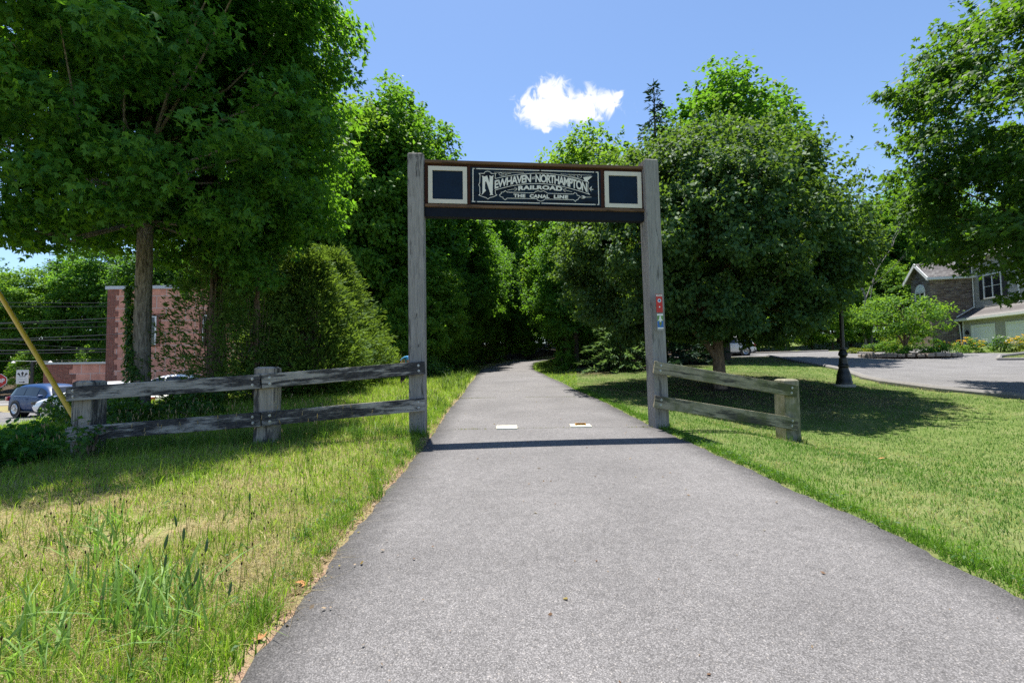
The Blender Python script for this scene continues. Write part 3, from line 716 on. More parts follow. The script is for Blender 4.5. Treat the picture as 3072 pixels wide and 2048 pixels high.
def leaves(name, P, N, D, size, tpl, m, parent=None):
    """leaf faces at P, facing N, tips along D (made square to N)"""
    N = unit(N); D = unit(D-N*(D*N).sum(-1, keepdims=True)); X = np.cross(D, N)
    t, fs = TPL[tpl]; k = len(t)
    V = P[:, None]+size[:, None, None]*(t[None, :, 0, None]*X[:, None]+t[None, :, 1, None]*D[:, None]+t[None, :, 2, None]*N[:, None])
    b = np.arange(len(P))[:, None, None]*k
    F = [(b+f[None]).reshape(-1, f.shape[1]) for f in fs]
    return link(name, np_mesh(name, V.reshape(-1, 3), F), m, parent)

wp = edge_weeds(); tag(leaves('verge_weeds', *wp, 'lance', M['leaf_edge']), kind='stuff')
def sphere(rg, n): return unit(rg.normal(size=(n, 3)))
def crown_points(rg, c, R, boughs, twigs, per, br=.27, flat=.5, sig=.13, shape=None, inner=.12, droop=.35, zcut=None, lumpy=1., shoots=0):
    """leaf points gathered on twigs, twigs on flattened boughs, boughs on and within an egg-shaped crown"""
    c = np.array(c, float); R = np.array(R, float)
    d = sphere(rg, boughs*3); d = d[d[:, 2] > -.92][:boughs]; boughs = len(d)
    u = np.where(rg.uniform(size=boughs) < inner, rg.uniform(.15, .6, boughs), rg.uniform(.7, .95, boughs))
    sh = np.ones(boughs) if shape is None else shape(d[:, 2])
    lump = 1+lumpy*(.1*np.sin(d[:, 0]*5+c[0])*np.cos(d[:, 1]*4.+c[1])+rg.normal(0, .05, boughs))
    B = c+R*d*(u*lump)[:, None]*np.stack([sh, sh, np.ones(boughs)], -1)
    rb = br*R.mean()*rg.uniform(.65, 1.25, boughs)
    td = sphere(rg, boughs*twigs).reshape(boughs, twigs, 3); tu = rg.uniform(.25, 1, (boughs, twigs))**.5
    Tw = td*tu[..., None]*rb[:, None, None]; hz = np.hypot(Tw[..., 0], Tw[..., 1])
    Tw[..., 2] = Tw[..., 2]*flat-droop*hz**2/rb[:, None]
    Tp = B[:, None]+Tw
    P = Tp[:, :, None]+rg.normal(0, sig, (boughs, twigs, per, 3))*np.array([1, 1, .55])
    O = np.repeat(unit(Tp-c+td*1.2*rb[:, None, None])[:, :, None], per, 2)
    P = P.reshape(-1, 3); O = O.reshape(-1, 3)
    if shoots:
        ds = sphere(rg, shoots*2); ds = ds[ds[:, 2] > -.15][:shoots]; m = len(ds); shs = np.ones(m) if shape is None else shape(ds[:, 2])
        b0 = c+R*ds*rg.uniform(.86, 1.0, (m, 1))*np.stack([shs, shs, np.ones(m)], -1); gd = unit(ds*.8+np.array([0, 0, .9])+rg.normal(0, .25, (m, 3))); q = np.linspace(.1, 1, 14)[None, :, None]
        Ps = (b0[:, None]+gd[:, None]*q*rg.uniform(.35, .95, (m, 1, 1))*R.mean()*.16+rg.normal(0, .045, (m, 14, 3))).reshape(-1, 3); P = np.concatenate([P, Ps]); O = np.concatenate([O, np.repeat(unit(ds+rg.normal(0, .6, (m, 3))), 14, 0)])
    if zcut is not None: k = P[:, 2] > zcut+.5*(vnoise(P[:, 0], P[:, 1], 41, 1.5)); P, O = P[k], O[k]
    return P, O, B
def leafy(rg, name, P, O, size, tpl, m, parent=None, up=.75, out_=.6, rnd=.6, tip_down=.5, var=.3):
    n = len(P); N = np.array([0, 0, up])+O*out_+rg.normal(0, rnd, (n, 3))
    D = O*.7+rg.normal(0, .8, (n, 3))-np.array([0, 0, tip_down])
    return leaves(name, P, N, D, size*rg.uniform(1-var, 1+var, n), tpl, m, parent)

def limbs(rg, b, base, top, B, r0, count, n=7):
    """limbs from the stem out to some of the boughs"""
    base, top = np.array(base, float), np.array(top, float)
    for i in rg.permutation(len(B))[:count]:
        e = B[i]; t = np.clip((e[2]-base[2])/(max(.1, top[2]-base[2]))*.6, .22, .9)
        s = base+(top-base)*t; mid = s*.45+e*.55+np.array([0, 0, -.1*np.linalg.norm(e-s)])+rg.normal(0, .15, 3)
        r = r0*(1-t*.6)*.34; b.tube([s, s*.75+mid*.25, mid, e], [r, r*.8, r*.5, r*.16], n, False)

def broadleaf(name, loc, label, cat, seed, c, R, boughs, twigs, per, size, tpl, m, trunk_r, trunk_h, barkm, group=None, lean=(0, 0), limb_n=26, fork=None, zcut=None, shape=None, scale=1., flare=1.5, br=.27, sig=.13, flat=.5, inner=.12, lumpy=1., shoots=0, **kw):
    """a deciduous tree: tapered trunk with limbs, crown of leaves. c and R are local to the foot"""
    rg = np.random.default_rng(seed)
    root = empty(name, loc, 0, label, cat, group)
    P, O, B = crown_points(rg, c, R, boughs, twigs, per, br, flat, sig, shape, inner, zcut=zcut, lumpy=lumpy, shoots=shoots)
    b = MB(); top = (c[0]+lean[0], c[1]+lean[1], trunk_h)
    pts = [(0, 0, -.3), (0, 0, .05), (top[0]*.05, top[1]*.05, trunk_h*.12), (top[0]*.25, top[1]*.25, trunk_h*.35), (top[0]*.6, top[1]*.6, trunk_h*.65), top]
    b.tube(pts, [trunk_r*flare*1.15, trunk_r*flare, trunk_r*1.08, trunk_r*.95, trunk_r*.62, trunk_r*.18], 12)
    limbs(rg, b, (top[0]*.1, top[1]*.1, trunk_h*.22), top, B, trunk_r, limb_n)
    for f in (fork or []): b.tube(f[0], f[1], 8, False)
    b.build('trunk', barkm, root, True, False)
    leafy(rg, 'crown', P, O, size, tpl, m, root, **kw)
    root.scale = (scale,)*3
    return root

def conifer(name, loc, label, cat, seed, h, r, whorls, per, m, barkm, trunk_r=.15, droop=.25, spray=.22, density=26, z0=.1, group=None, tpl='spray', tipup=0., power=.85):
    """spruce-like tree: whorls of branches carrying flat sprays"""
    rg = np.random.default_rng(seed); root = empty(name, loc, 0, label, cat, group); b = MB()
    b.tube([(0, 0, -.2), (0, 0, h*.5), (0, 0, h)], [trunk_r, trunk_r*.6, .015], 8, False); Ps = []; Os = []; Ds = []
    for w in range(whorls):
        t = z0+(1-z0)*(w+rg.uniform(-.3, .3))/whorls; t = min(max(t, z0), .985); L0 = r*(1-t)**power+.06
        for k in range(per):
            a = rg.uniform(0, 6.28); L = L0*rg.uniform(.7, 1.12); d = np.array([math.cos(a), math.sin(a), 0])
            s = np.linspace(.12, 1, 5); pts = [np.array([0, 0, t*h])+d*L*q+np.array([0, 0, -droop*L*q**1.4+tipup*L*q**3]) for q in s]
            b.tube([p.tolist() for p in pts], [.03*L0/r+.006, .02*L0/r+.005, .014*L0/r+.004, .008, .003], 4, False)
            n = max(6, int(density*L)); q = rg.uniform(.15, 1.02, n); base = np.array([0, 0, t*h])+d*(L*q)[:, None]+np.stack([0*q, 0*q, -droop*L*q**1.4+tipup*L*q**3], -1)
            sd = np.cross(d, [0, 0, 1.]); sgn = rg.choice([-1, 1], n)
            dirs = d[None]*rg.uniform(.4, 1.1, (n, 1))+sd[None]*(sgn*rg.uniform(.3, 1.1, n)*(1.1-q*.6))[:, None]+np.stack([0*q, 0*q, rg.normal(-.18+tipup, .22, n)], -1)
            Ps.append(base+rg.normal(0, .03, (n, 3))); Ds.append(dirs); Os.append(np.array([0, 0, 1.])[None]+rg.normal(0, .45, (n, 3)))
    b.build('trunk', barkm, root, True, False)
    P, N, D = map(np.concatenate, (Ps, Os, Ds)); leaves('foliage', P, N, D, spray*rg.uniform(.6, 1.2, len(P)), tpl, m, root); return root

def thuja(name, loc, label, seed, h, r, n, m=None, sparse=0., group=None):
    """arborvitae: a cone of upright fan sprays over dark inner stems"""
    rg = np.random.default_rng(seed); root = empty(name, loc, 0, label, 'evergreen', group); b = MB()
    b.tube([(0, 0, -.2), (0, 0, h*.5), (0, 0, h*.96)], [.11, .07, .01], 7, False)
    nf = int(n*(1-sparse))//14; t = rg.uniform(0, 1, nf)**1.25*.985; a = rg.uniform(0, 6.28, nf)
    prof = (np.clip(t/.12, .6, 1))*(1-t)**.85*(1+.14*np.sin(a*5+t*11)+.08*np.sin(a*9-t*23)+rg.normal(0, .13, nf)); rr = r*prof*np.where(rg.uniform(size=nf) < .24, rg.uniform(.3, .85, nf), 1)
    d = np.stack([np.cos(a), np.sin(a), 0*a], -1); Bc = d*rr[:, None]; Bc[:, 2] = t*h*.96+.05
    for i in range(0, nf, 9):
        e = Bc[i]; b.tube([(0, 0, max(.1, e[2]-rr[i]*.7)), (e*.5+[0, 0, -.12*rr[i]]).tolist(), e.tolist()], [.018, .012, .004], 4, False)
    b.build('trunk', M['bark_brown'], root, True, False)
    k = 14; fd = unit(d+np.array([0, 0, .55])+rg.normal(0, .34, (nf, 3)))      # fan direction
    sd = unit(np.cross(fd, rg.normal(size=(nf, 3))))
    q = rg.uniform(0, 1, (nf, k)); sp = rg.uniform(-1, 1, (nf, k))
    L = .5*(.7+.4*r/2)
    P = Bc[:, None]+fd[:, None]*(q*L)[..., None]+sd[:, None]*(sp*L*.42*(1-q*.5))[..., None]
    D = fd[:, None]+sd[:, None]*(sp*.8)[..., None]+rg.normal(0, .2, (nf, k, 3))-np.array([0, 0, .12])*q[..., None]*2
    N = np.cross(fd, sd)[:, None]+rg.normal(0, .35, (nf, k, 3))
    P, D, N = (z.reshape(-1, 3) for z in (P, D, N))
    leaves('foliage', P, N, D, (.15 if not sparse else .125)*rg.uniform(.6, 1.3, len(P)), 'spray', m or M['needle_thuja'], root); return root

def shrub(name, loc, label, seed, r, h, n, size, m, cat='bush', group=None, tpl='oval', stems=7, flowers=None, zmin=0.02):
    rg = np.random.default_rng(seed); root = empty(name, loc, 0, label, cat, group)
    bo = max(10, n//90); P, O, B = crown_points(rg, (0, 0, h*.42), (r, r, h*.6), bo, 9, max(2, n//(bo*9)), .34, .8, .35*size+.03, inner=.3, droop=.2)
    k = P[:, 2] > zmin; P, O = P[k], O[k]; b = MB()
    for i in rg.permutation(len(B))[:stems]:
        if B[i][2] > .1: b.tube([(rg.normal(0, .06), rg.normal(0, .06), -.1), (B[i]*.55).tolist(), B[i].tolist()], [.022, .014, .005], 5, False)
    b.build('stem', M['bark_brown'], root, True, False)
    leafy(rg, 'foliage', P, O, size, tpl, m, root, up=.6, out_=.7, rnd=.65)
    if flowers:
        fm, fn, fs = flowers; d = sphere(rg, fn); d[:, 2] = np.abs(d[:, 2]); Pf = np.array([0, 0, h*.42])+d*np.array([r, r, h*.62])*rg.uniform(.92, 1.12, (fn, 1))
        Pf = np.repeat(Pf, 5, 0); a = np.tile(np.arange(5)*1.2566, fn); Dd = np.stack([np.cos(a), np.sin(a), .25+0*a], -1)
        leaves('blossom', Pf, np.array([0, 0, 1.])+rg.normal(0, .2, (len(Pf), 3)), Dd, fs*rg.uniform(.8, 1.2, len(Pf)), 'oval', fm, root)
    return root

# --- the big maples left of the trail
egg = lambda dz: np.where(dz < -.2, 1.06, 1.06-.3*np.clip(dz+.2, 0, 1.2))
z = tz(-8.8, 10.8)
broadleaf('maple_tree', (-8.8, 10.8, z), 'big maple with ivy on its grey trunk, standing behind the left fence', 'tree', 3,
          (.8, -.9, 8.2), (4.45, 4.6, 5.9), 600, 16, 15, .118, 'maple', M['leaf_maple'], .165, 11.5, M['bark_grey'], limb_n=70, zcut=2.7, shape=egg, br=.115, sig=.13, flare=1.25, inner=.24, flat=.45, rnd=.5, shoots=150)
z = tz(-8.3, 13)
broadleaf('maple_tree', (-8.3, 13, z), 'slimmer maple with a dark thin trunk between the ivy-clad maple and the arborvitae', 'tree', 4,
          (.1, -1.3, 8.4), (2.7, 2.3, 5.0), 270, 15, 15, .12, 'maple', M['leaf_maple'], .15, 10, M['bark_dark'], limb_n=40, zcut=3.4, shape=egg, br=.14, sig=.13, flare=1.2)
# ivy climbing the maple trunk
rg = np.random.default_rng(12)
n = 1500; hh = rg.uniform(0, 1, n)**.8*3.0; aa = -2.35+.55*np.sin(hh*2.2)+rg.normal(0, .55, n)
rr = .21-.015*hh+np.abs(rg.normal(0, .05, n)); P = np.stack([-8.8+rr*np.cos(aa)-.02*hh, 10.8+rr*np.sin(aa)-.02*hh, tz(-8.8, 10.8)+hh], -1)
O = np.stack([np.cos(aa), np.sin(aa), 0*aa+.4], -1)
tag(leaves('ivy', P, O+rg.normal(0, .4, (n, 3)), rg.normal(0, .6, (n, 3))-np.array([0, 0, .7]), .075*rg.uniform(.7, 1.3, n), 'maple', M['leaf_edge']), 'green ivy climbing the grey trunk of the big maple', 'ivy')

# --- the round tree right of the trail and the tree leaning in from the right edge
z = tz(6.5, 14.3)
round_shape = lambda dz: np.where(dz < 0, 1.05, 1-.08*np.clip(dz, 0, 1)**2)
broadleaf('round_tree', (6.5, 14.3, z), 'broad round-crowned tree with glossy leaves on the lawn behind the right fence', 'tree', 5,
          (-.42, 0, 4.45), (4.45, 4.4, 3.55), 660, 18, 20, .115, 'oval', M['leaf_glossy'], .16, 7.2, M['bark_brown'], limb_n=80, zcut=.5, shape=round_shape, br=.115, sig=.1, lumpy=.3, inner=.2, flare=1.3, flat=.85, shoots=620,
          fork=[([(0, 0, .75), (-.45, -.15, 1.4), (-1.4, -.4, 2.2)], [.1, .08, .04])], tip_down=.8, up=.6)
z = tz(16.2, 12.2)
broadleaf('maple_tree', (16.2, 12.2, z), 'leafy tree standing by the parking court, reaching in from the right side of the photo', 'tree', 6,
          (1.25, 0, 7.5), (5.8, 5.2, 5.9), 420, 16, 15, .13, 'maple', M['leaf_edge'], .2, 10.5, M['bark_brown'], limb_n=50, zcut=2.4, br=.14, sig=.14, shoots=260, shape=lambda dz: 1-.16*np.clip(-dz, 0, 1))

# --- arborvitae row
for i, (x, y, h, r, n, lab) in enumerate([
        (-6.95, 17.2, 5.2, 2.2, 44000, 'tallest bright arborvitae, furthest right of the row beside the trail'),
        (-6.15, 13.7, 4.15, 1.65, 34000, 'middle bright arborvitae, in front of the tallest one'),
        (-6.9, 12.3, 4.3, 1.25, 11000, 'dark thin-leaved arborvitae left of the two bright ones'),
        (-7.7, 11.6, 3.9, 1.2, 9000, 'dark arborvitae at the left end of the row, behind the slim maple trunk')]):
    thuja('arborvitae', (x, y, tz(x, y)), lab, 50+i, h, r, n, M['needle_thuja'] if i < 2 else M['thuja_dark'], (0, 0, .45, .4)[i], group='arborvitae row behind the left fence')

# --- woodland trees: three kinds built once, then copied
kinds = {}
def proto(kind, seed, m, c, R, boughs, size, trunk_r, th, tw=15, per=9, tpl='oval', **kw):
    kinds[kind] = broadleaf('woodland_tree', (0, 0, -500), None, 'tree', seed, c, R, boughs, tw, per, size, tpl, m, trunk_r, th, M['bark_dark'], limb_n=26, br=.17, sig=.2, flare=1.3, shoots=160, **kw)
proto('tall', 21, M['leaf_wood'], (0, 0, 9.2), (4.3, 4.3, 7.2), 330, .25, .22, 14)
proto('bright', 22, M['leaf_bright'], (0, 0, 8.2), (4.4, 4.4, 6.4), 330, .25, .2, 13)
proto('deep', 23, M['leaf_deep'], (.3, 0, 9.), (4.2, 4.2, 7.4), 290, .26, .22, 14)
proto('low', 24, M['leaf_bright'], (0, 0, 4.1), (3.1, 3.1, 3.7), 100, .2, .12, 6.6)
used = set()
rgt = random.Random(5)
def plant(kind, x, y, s, label, group=None, sz=1., name='woodland_tree'):
    dc = x-path_c(y)                                              # keep the corridor of the trail open to the sky
    if 27 < y < 84 and abs(dc) < 5.2*s/.95 and kind != 'low': x = path_c(y)+math.copysign(5.2*s/.95, dc)
    if 27 < y < 95 and abs(dc) < 3.4 and kind == 'low': x = path_c(y)+math.copysign(3.4, dc)
    o = kinds[kind]
    if kind in used: o = copy_tree(o)
    used.add(kind)
    o.name = name; o.location = (x, y, tz(x, y)-.05); o.scale = (s, s, s*sz); o.rotation_euler = (0, 0, rgt.uniform(0, 6.28))
    for k in ('group',):
        if k in o: del o[k]
    return tag(o, label, 'tree', group)
GL = 'trees of the wood on the left side of the trail'
plant('bright', -8.9, 26.5, 1.02, 'sunlit tall tree behind the arborvitae row, crown beside the big maple', GL, 1.08)
plant('tall', -7.3, 28, 1.0, 'tall tree at the wood edge, its crown against the sky left of the sign', GL, 1.08)
plant('bright', -4.9, 25.5, .52, 'young yellow-green maple leaning out low beside the left gate post', GL, .9)
for x, y, s, k in [(-5.2, 32, .95, 'tall'), (-9.5, 30, 1., 'deep'), (-5.6, 39, .95, 'bright'), (-8.5, 36, .95, 'deep'), (-13, 25, .9, 'tall'), (-4.2, 47, .9, 'tall'), (-8.5, 46, 1., 'deep'), (-2.6, 57, .95, 'deep'), (-7, 58, 1., 'tall'),
                   (-1., 67, .95, 'tall'), (3., 76, 1., 'deep'), (-4., 80, 1., 'tall'), (-14, 40, .9, 'tall'), (-13, 52, .9, 'deep'), (-1.5, 92, 1., 'bright'), (6, 96, 1., 'tall'), (-3.4, 36, .85, 'tall'), (-3.1, 43, .9, 'deep'), (-1.4, 52, 1., 'tall'), (.2, 60, 1., 'deep'), (-2, 64, 1.1, 'deep'), (1.5, 82, 1.1, 'deep'), (-10.5, 66, 1.1, 'deep'), (-16, 60, 1.1, 'tall'), (-1.5, 66, 1.75, 'tall'), (-5.5, 72, 1.8, 'bright'), (0, 80, 2., 'tall'), (3.5, 92, 2.2, 'bright'), (-8, 85, 2.1, 'tall'), (4, 106, 1.2, 'deep'), (10, 108, 1.2, 'deep'), (-4, 104, 1.2, 'tall')]:
    plant(k, x, y, s*.92, 'shaded tall tree in the wood along the left side of the trail', GL)
GR = 'trees of the wood on the right side of the trail'
plant('tall', 15.2, 32.5, 1.38, 'tallest tree on the right, its crown rising above the round tree', GR, .9)
plant('bright', 4.0, 34, 1.16, 'light green tree showing above the sign, left of the round tree', GR, 1.04)
for x, y, s, k in [(3.9, 27.6, .62, 'tall'), (6.2, 38, .95, 'deep'), (9.5, 34, .9, 'tall'), (5.4, 45, .9, 'tall'), (9.8, 47, .95, 'deep'), (7., 54, .9, 'deep'), (10.5, 60, .95, 'tall'), (11, 70, .95, 'deep'), (14, 76, 1., 'tall'), (17.5, 66, 1., 'deep'), (14, 52, .9, 'tall'), (17, 48, .8, 'deep'), (12, 88, 1., 'tall'), (20, 90, 1., 'deep'), (4.7, 38.5, .85, 'tall'), (5.2, 49, .95, 'deep'), (6.6, 62, 1.05, 'deep'), (8.5, 72, 1.1, 'tall'), (13.5, 98, 1.2, 'deep'), (10, 80, 1.1, 'deep'), (22, 74, 1.1, 'tall'), (25, 82, 1.2, 'deep')]:
    plant(k, x, y, s*.95, 'shaded tall tree in the wood along the right side of the trail', GR)
GH = 'trees on the wooded slope behind the stone house'
for x, y, s, k in [(36, 55, .95, 'bright'), (41, 57, 1.05, 'bright'), (47, 60, 1.1, 'tall'), (52, 60, 1.2, 'tall'), (57.5, 61, 1.2, 'tall'), (64, 62, 1.15, 'bright'), (70, 60, 1.2, 'tall'), (31, 58, .95, 'tall'), (26, 60, .95, 'deep'), (44, 52, .62, 'bright'), (38, 51, .55, 'bright'), (50, 72, 1.25, 'deep'), (60, 74, 1.3, 'tall'), (40, 70, 1.05, 'tall'), (33, 50, .5, 'low'), (76, 58, 1.2, 'deep'), (22, 54, .85, 'tall')]:
    plant(k, x, y, s, 'leafy tree on the wooded slope behind the stone house', GH)
GW = 'trees of the wood across the street at the left'
for x, y, s, k in [(-72, 48, .95, 'tall'), (-63, 46, .9, 'bright'), (-55, 46, .82, 'tall'), (-48, 45, .85, 'bright'), (-42, 46, .9, 'tall'), (-35.5, 45, .9, 'deep'), (-30, 46, .9, 'deep'), (-24, 47, .95, 'tall'), (-18, 48, .95, 'deep'), (-52, 54, 1., 'deep'), (-38, 54, 1., 'tall'), (-26, 55, 1., 'deep'), (-66, 56, 1., 'deep'), (-80, 52, 1., 'tall')]:
    plant(k, x, y, s*1.0, 'leafy tree in the wood across the street', GW)
GU = 'low trees and tall bushes under the wood along the trail'
for x, y, s in [(-5.3, 23.5, .6), (-4.6, 28.5, .6), (-4.4, 34, .6), (-4.4, 41, .6), (-2.8, 50, .62), (-.6, 60, .7), (6.2, 50, .6), (8, 58, .6), (7.2, 44, .6), (5.9, 30.5, .62), (12, 64, .7), (2, 70, .8), (7, 84, .9), (-8.5, 26, .7), (-11, 31, .8)]:
    plant('low', x, y, s, 'low leafy tree in the understorey of the wood along the trail', GU, name='understorey_tree')
for x, y, s in [(19, 49.5, .6), (22.5, 49, .62), (26, 48, .66), (29.5, 48.5, .7), (33.5, 47.5, .75), (16, 47.5, .6), (13, 45, .55), (37.5, 48, .6), (10, 40, .6)]:
    plant('low', x, y, s, 'bushy low tree at the edge of the wood behind the parking court', 'low trees along the far side of the parking court', name='understorey_tree')
for x, y, s in [(-76, 43, .7), (-70, 42, .55), (-62, 42.5, .6), (-55, 42, .55), (-49, 42, .6), (-43.5, 41.5, .55), (-38, 42, .6), (-32, 42, .6), (-27, 43, .6)]:
    plant('low', x, y, s, 'roadside bush at the edge of the wood across the street', 'roadside bushes across the street', name='understorey_tree')

for x, y, s in [(-5, 100, 1.3), (0, 104, 1.3), (4.5, 112, 1.3), (14, 104, 1.2), (18, 110, 1.3), (-10, 96, 1.3), (.8, 74, .8), (22, 100, 1.3), (9, 118, 1.4), (26, 92, 1.2)]:
    plant('low', x, y, s, 'low leafy tree closing the far end of the trail', 'low trees at the far end of the trail', name='understorey_tree')
conifer('spruce_tree', (10.0, 30.5, tz(10, 30.5)), 'dark spruce top poking out above the round tree', 'tree', 31, 19.6, 5.0, 34, 5, M['needle_dark'], M['bark_dark'], .25, .32, .42, 13, .25, tipup=.1, power=.9)
conifer('hemlock_tree', (5.6, 23.4, tz(5.6, 23.4)), 'low pale-tipped hemlock under the round tree, right of the trail', 'tree', 32, 3.6, 2.6, 15, 8, M['needle_hem'], M['bark_dark'], .1, .12, .3, 34, .06)
conifer('hemlock_tree', (11.1, 27.5, tz(11.1, 27.5)), 'dark hemlock hiding the front of the white SUV', 'tree', 34, 3.8, 2.1, 15, 8, M['needle_dark'], M['bark_dark'], .1, .12, .3, 30, .04)
conifer('hemlock_tree', (8.3, 24.5, tz(8.3, 24.5)), 'dark hemlock in the shade behind the trunk of the round tree', 'tree', 33, 4.6, 2.8, 15, 8, M['needle_dark'], M['bark_dark'], .1, .12, .3, 26, .06)

# --- bare dead tree
def dead_tree(x, y):
    rg = random.Random(8); b = MB(); root = empty('dead_tree', (x, y, tz(x, y)), 0, 'bare dead tree with bleached thin branches, beside the round tree', 'tree')
    def grow(p, d, L, r, dep):
        q = p+d*L; mid = p.lerp(q, .5)+Vector((rg.uniform(-1, 1), rg.uniform(-1, 1), 0))*L*.05
        b.tube([p, mid, q], [r, r*.85, r*.68], 6, False)
        if dep == 0: return
        grow(q, (d+Vector((rg.uniform(-.25, .25), rg.uniform(-.25, .25), .1))).normalized(), L*.8, r*.66, dep-1)
        for _ in range(rg.choice([1, 2])):
            e = (d+Vector((rg.uniform(-1, 1), rg.uniform(-1, 1), rg.uniform(-.1, .5)))).normalized(); grow(q, e, L*.6, r*.4, dep-1)
    grow(Vector((0, 0, -.2)), Vector((.03, 0, 1)).normalized(), 5.4, .15, 5)
    grow(Vector((.9, .4, -.2)), Vector((-.04, 0, 1)).normalized(), 4.4, .1, 5)
    b.build('trunk', M['bark_dead'], root, True, False)
dead_tree(37., 47.5)
# --- shrubs and flower beds
def sh(x, y, *a, **k): return shrub(a[0], (x, y, tz(x, y)-.03), *a[1:], **k)
for i, (x, y, r, h, n, lab) in enumerate([
        (-6.75, 5.7, .7, .5, 2600, 'dark leafy bush left of the end post of the left fence'), (-7.9, 6.1, .9, .5, 2800, 'dark leafy bush at the left edge of the photo, nearest the meadow'),
        (-7.3, 7.0, .8, .42, 2400, 'dark bush behind the other two at the left edge, in front of the white car')]):
    sh(x, y, 'bush', lab, 60+i, r, h, n, .085, M['leaf_maple'], group='bushes at the left end of the fence')
GB = 'undergrowth bushes behind the left fence'
for i, (x, y, r, h, n) in enumerate([(-7.3, 8.6, .7, .6, 1500), (-8.3, 9.6, .8, .65, 1700), (-9.3, 10.2, .8, .75, 1700), (-7.4, 10.4, .6, .6, 1300), (-8.2, 11.2, .55, .7, 1400), (-10.4, 11.2, .8, .7, 1600), (-6.6, 9.6, .5, .4, 800)]):
    sh(x, y, 'bush', 'leafy undergrowth bush between the left fence and the maple trunk', 70+i, r, h, n, .075, M['leaf_edge'], group=GB)
sh(-5.55, 6.0, 'sapling', 'small leafy sapling growing through the lower rail by the left end post', 79, .3, .62, 110, .07, M['leaf_edge'], cat='sapling')
GT = 'brambles along the foot of the wood beside the trail'
for i, (x, y, r, h) in enumerate([(-3.9, 22.5, .9, 1.), (-4.6, 24.8, 1.2, 1.4), (-3.9, 28, 1., 1.1), (-4., 32, 1.1, 1.2), (-3.8, 36.5, 1., 1.), (-3., 42, 1.1, 1.3), (-2., 49, 1.2, 1.2), (3.3, 27.6, .7, .9), (4.2, 31, .9, 1.1), (4.4, 36, 1., 1.2), (5., 42, 1.1, 1.3)]):
    sh(x, y, 'bramble_bush', 'leafy bramble bush beside the far stretch of the trail', 90+i, r, h, 2200, .1, M['leaf_edge'], group=GT)
sh(3.15, 26.2, 'vine_bush', 'sunlit vine-covered bush at the foot of a dark trunk right of the trail bend', 102, .75, 1.25, 2400, .09, M['leaf_bright'])

# island with the ornamental tree in the parking court
IX, IY = 25.0, 28.8; z = tz(IX, IY)
b = MB(); b.lathe([(2.35, -.1), (2.35, .1), (2.2, .16), (1.6, .2), (.01, .24)], 26); bed = b.build('planting_island', plain('bark_mulch', (.05, .033, .022), .95, var=.4, scale=30, bmp=.6))
bed.location = (IX, IY, z); tag(bed, kind='structure')
b = MB(); rg = random.Random(3)
ring = empty('stone_edging', (IX, IY, z), 0, 'low ring of rough stones round the planting island', 'edging')
for i in range(34):
    a = i/34*6.283; s = rg.uniform(.13, .2); bb = MB(); bb.box(-s*1.2, s*1.2, -s*.7, s*.7, 0, s*1.3, .05)
    ca_, sa_ = math.cos(a), math.sin(a); bb.map(lambda x, y, z_: (2.38*ca_-x*sa_+y*ca_, 2.38*sa_+x*ca_+y*sa_, z_-.05+rg.uniform(-.01, .01))); b.add(bb.v, bb.f)
b.build('stones', M['stone_edge'], ring)
broadleaf('ornamental_tree', (IX-.1, IY, z+.2), 'small spreading ornamental tree growing in the stone-edged planting island', 'tree', 41, (0, 0, 2.35), (2.5, 2.3, 1.5), 52, 18, 8, .14, 'oval', M['leaf_bright'], .1, 3.1, M['bark_brown'], limb_n=40, br=.27, sig=.13, inner=.25,
          fork=[([(0, 0, .4), (-.4, 0, 1.1), (-1.2, .1, 1.9)], [.07, .05, .02]), ([(0, 0, .5), (.4, .1, 1.2), (1.3, 0, 2.)], [.07, .05, .02])])
sh(IX+.8, IY-.9, 'bush', 'dark green shrub on the planting island with a few yellow flowers', 110, .95, 1.0, 2600, .09, M['leaf_wood'], flowers=(M['petal_yellow'], 26, .07))
sh(IX-1.1, IY-.7, 'bush', 'dark leafy shrub on the left part of the planting island', 111, .75, .85, 2000, .09, M['leaf_wood'], flowers=(M['petal_yellow'], 8, .06))
sh(28.9, 34.3, 'bush', 'rounded lime-green shrub behind the planting island', 112, .95, 1.25, 2600, .08, M['leaf_lime'])
for i, (dx, dy, r, h, mm, lab) in enumerate([(3.1, 6.3, .8, .9, 'leaf_edge', 'low green shrub left of the lime-green shrub'), (3.0, 5.0, .7, .8, 'leaf_bright', 'pale green shrub further left along the bed'), (.9, 5.4, .7, .55, 'leaf_lime', 'orange-tinged yellow shrub on the small grass island'), (6.6, 7.4, 1.2, 1.7, 'leaf_wood', 'dark shrub close to the stone wall of the house')]):
    sh(IX+dx, IY+dy, 'bush', lab, 114+i, r, h, 1900, .09, M[mm])
for i, (x, y, r, h, mm, fl, lab) in enumerate([(29.3, 29.2, .75, .95, 'leaf_bright', ('petal_yellow', 60, .09), 'yellow-flowered clump at the left end of the flower bed'), (31.0, 29.0, .8, 1.0, 'leaf_edge', ('petal_white', 20, .07), 'green clump with few white flowers in the flower bed'),
        (31.6, 27.8, .95, 1.05, 'leaf_lime', ('petal_yellow', 120, .09), 'large yellow-flowered clump in the middle of the flower bed'), (32.9, 28.1, .8, 1.4, 'leaf_edge', ('petal_white', 90, .1), 'tall white-flowered shrub in front of the garage door'),
        (33.2, 26.9, .8, 1.3, 'leaf_wood', ('petal_red', 26, .1), 'clump with red flowers beside the white-flowered shrub'), (32.6, 25.4, 1.05, 1.15, 'leaf_lime', None, 'clipped lime-green shrub at the right end of the flower bed')]):
    sh(x, y, 'flower_clump', lab, 120+i, r, h, 1900, .085, M[mm], cat='flowers', flowers=(M[fl[0]], fl[1], fl[2]) if fl else None)
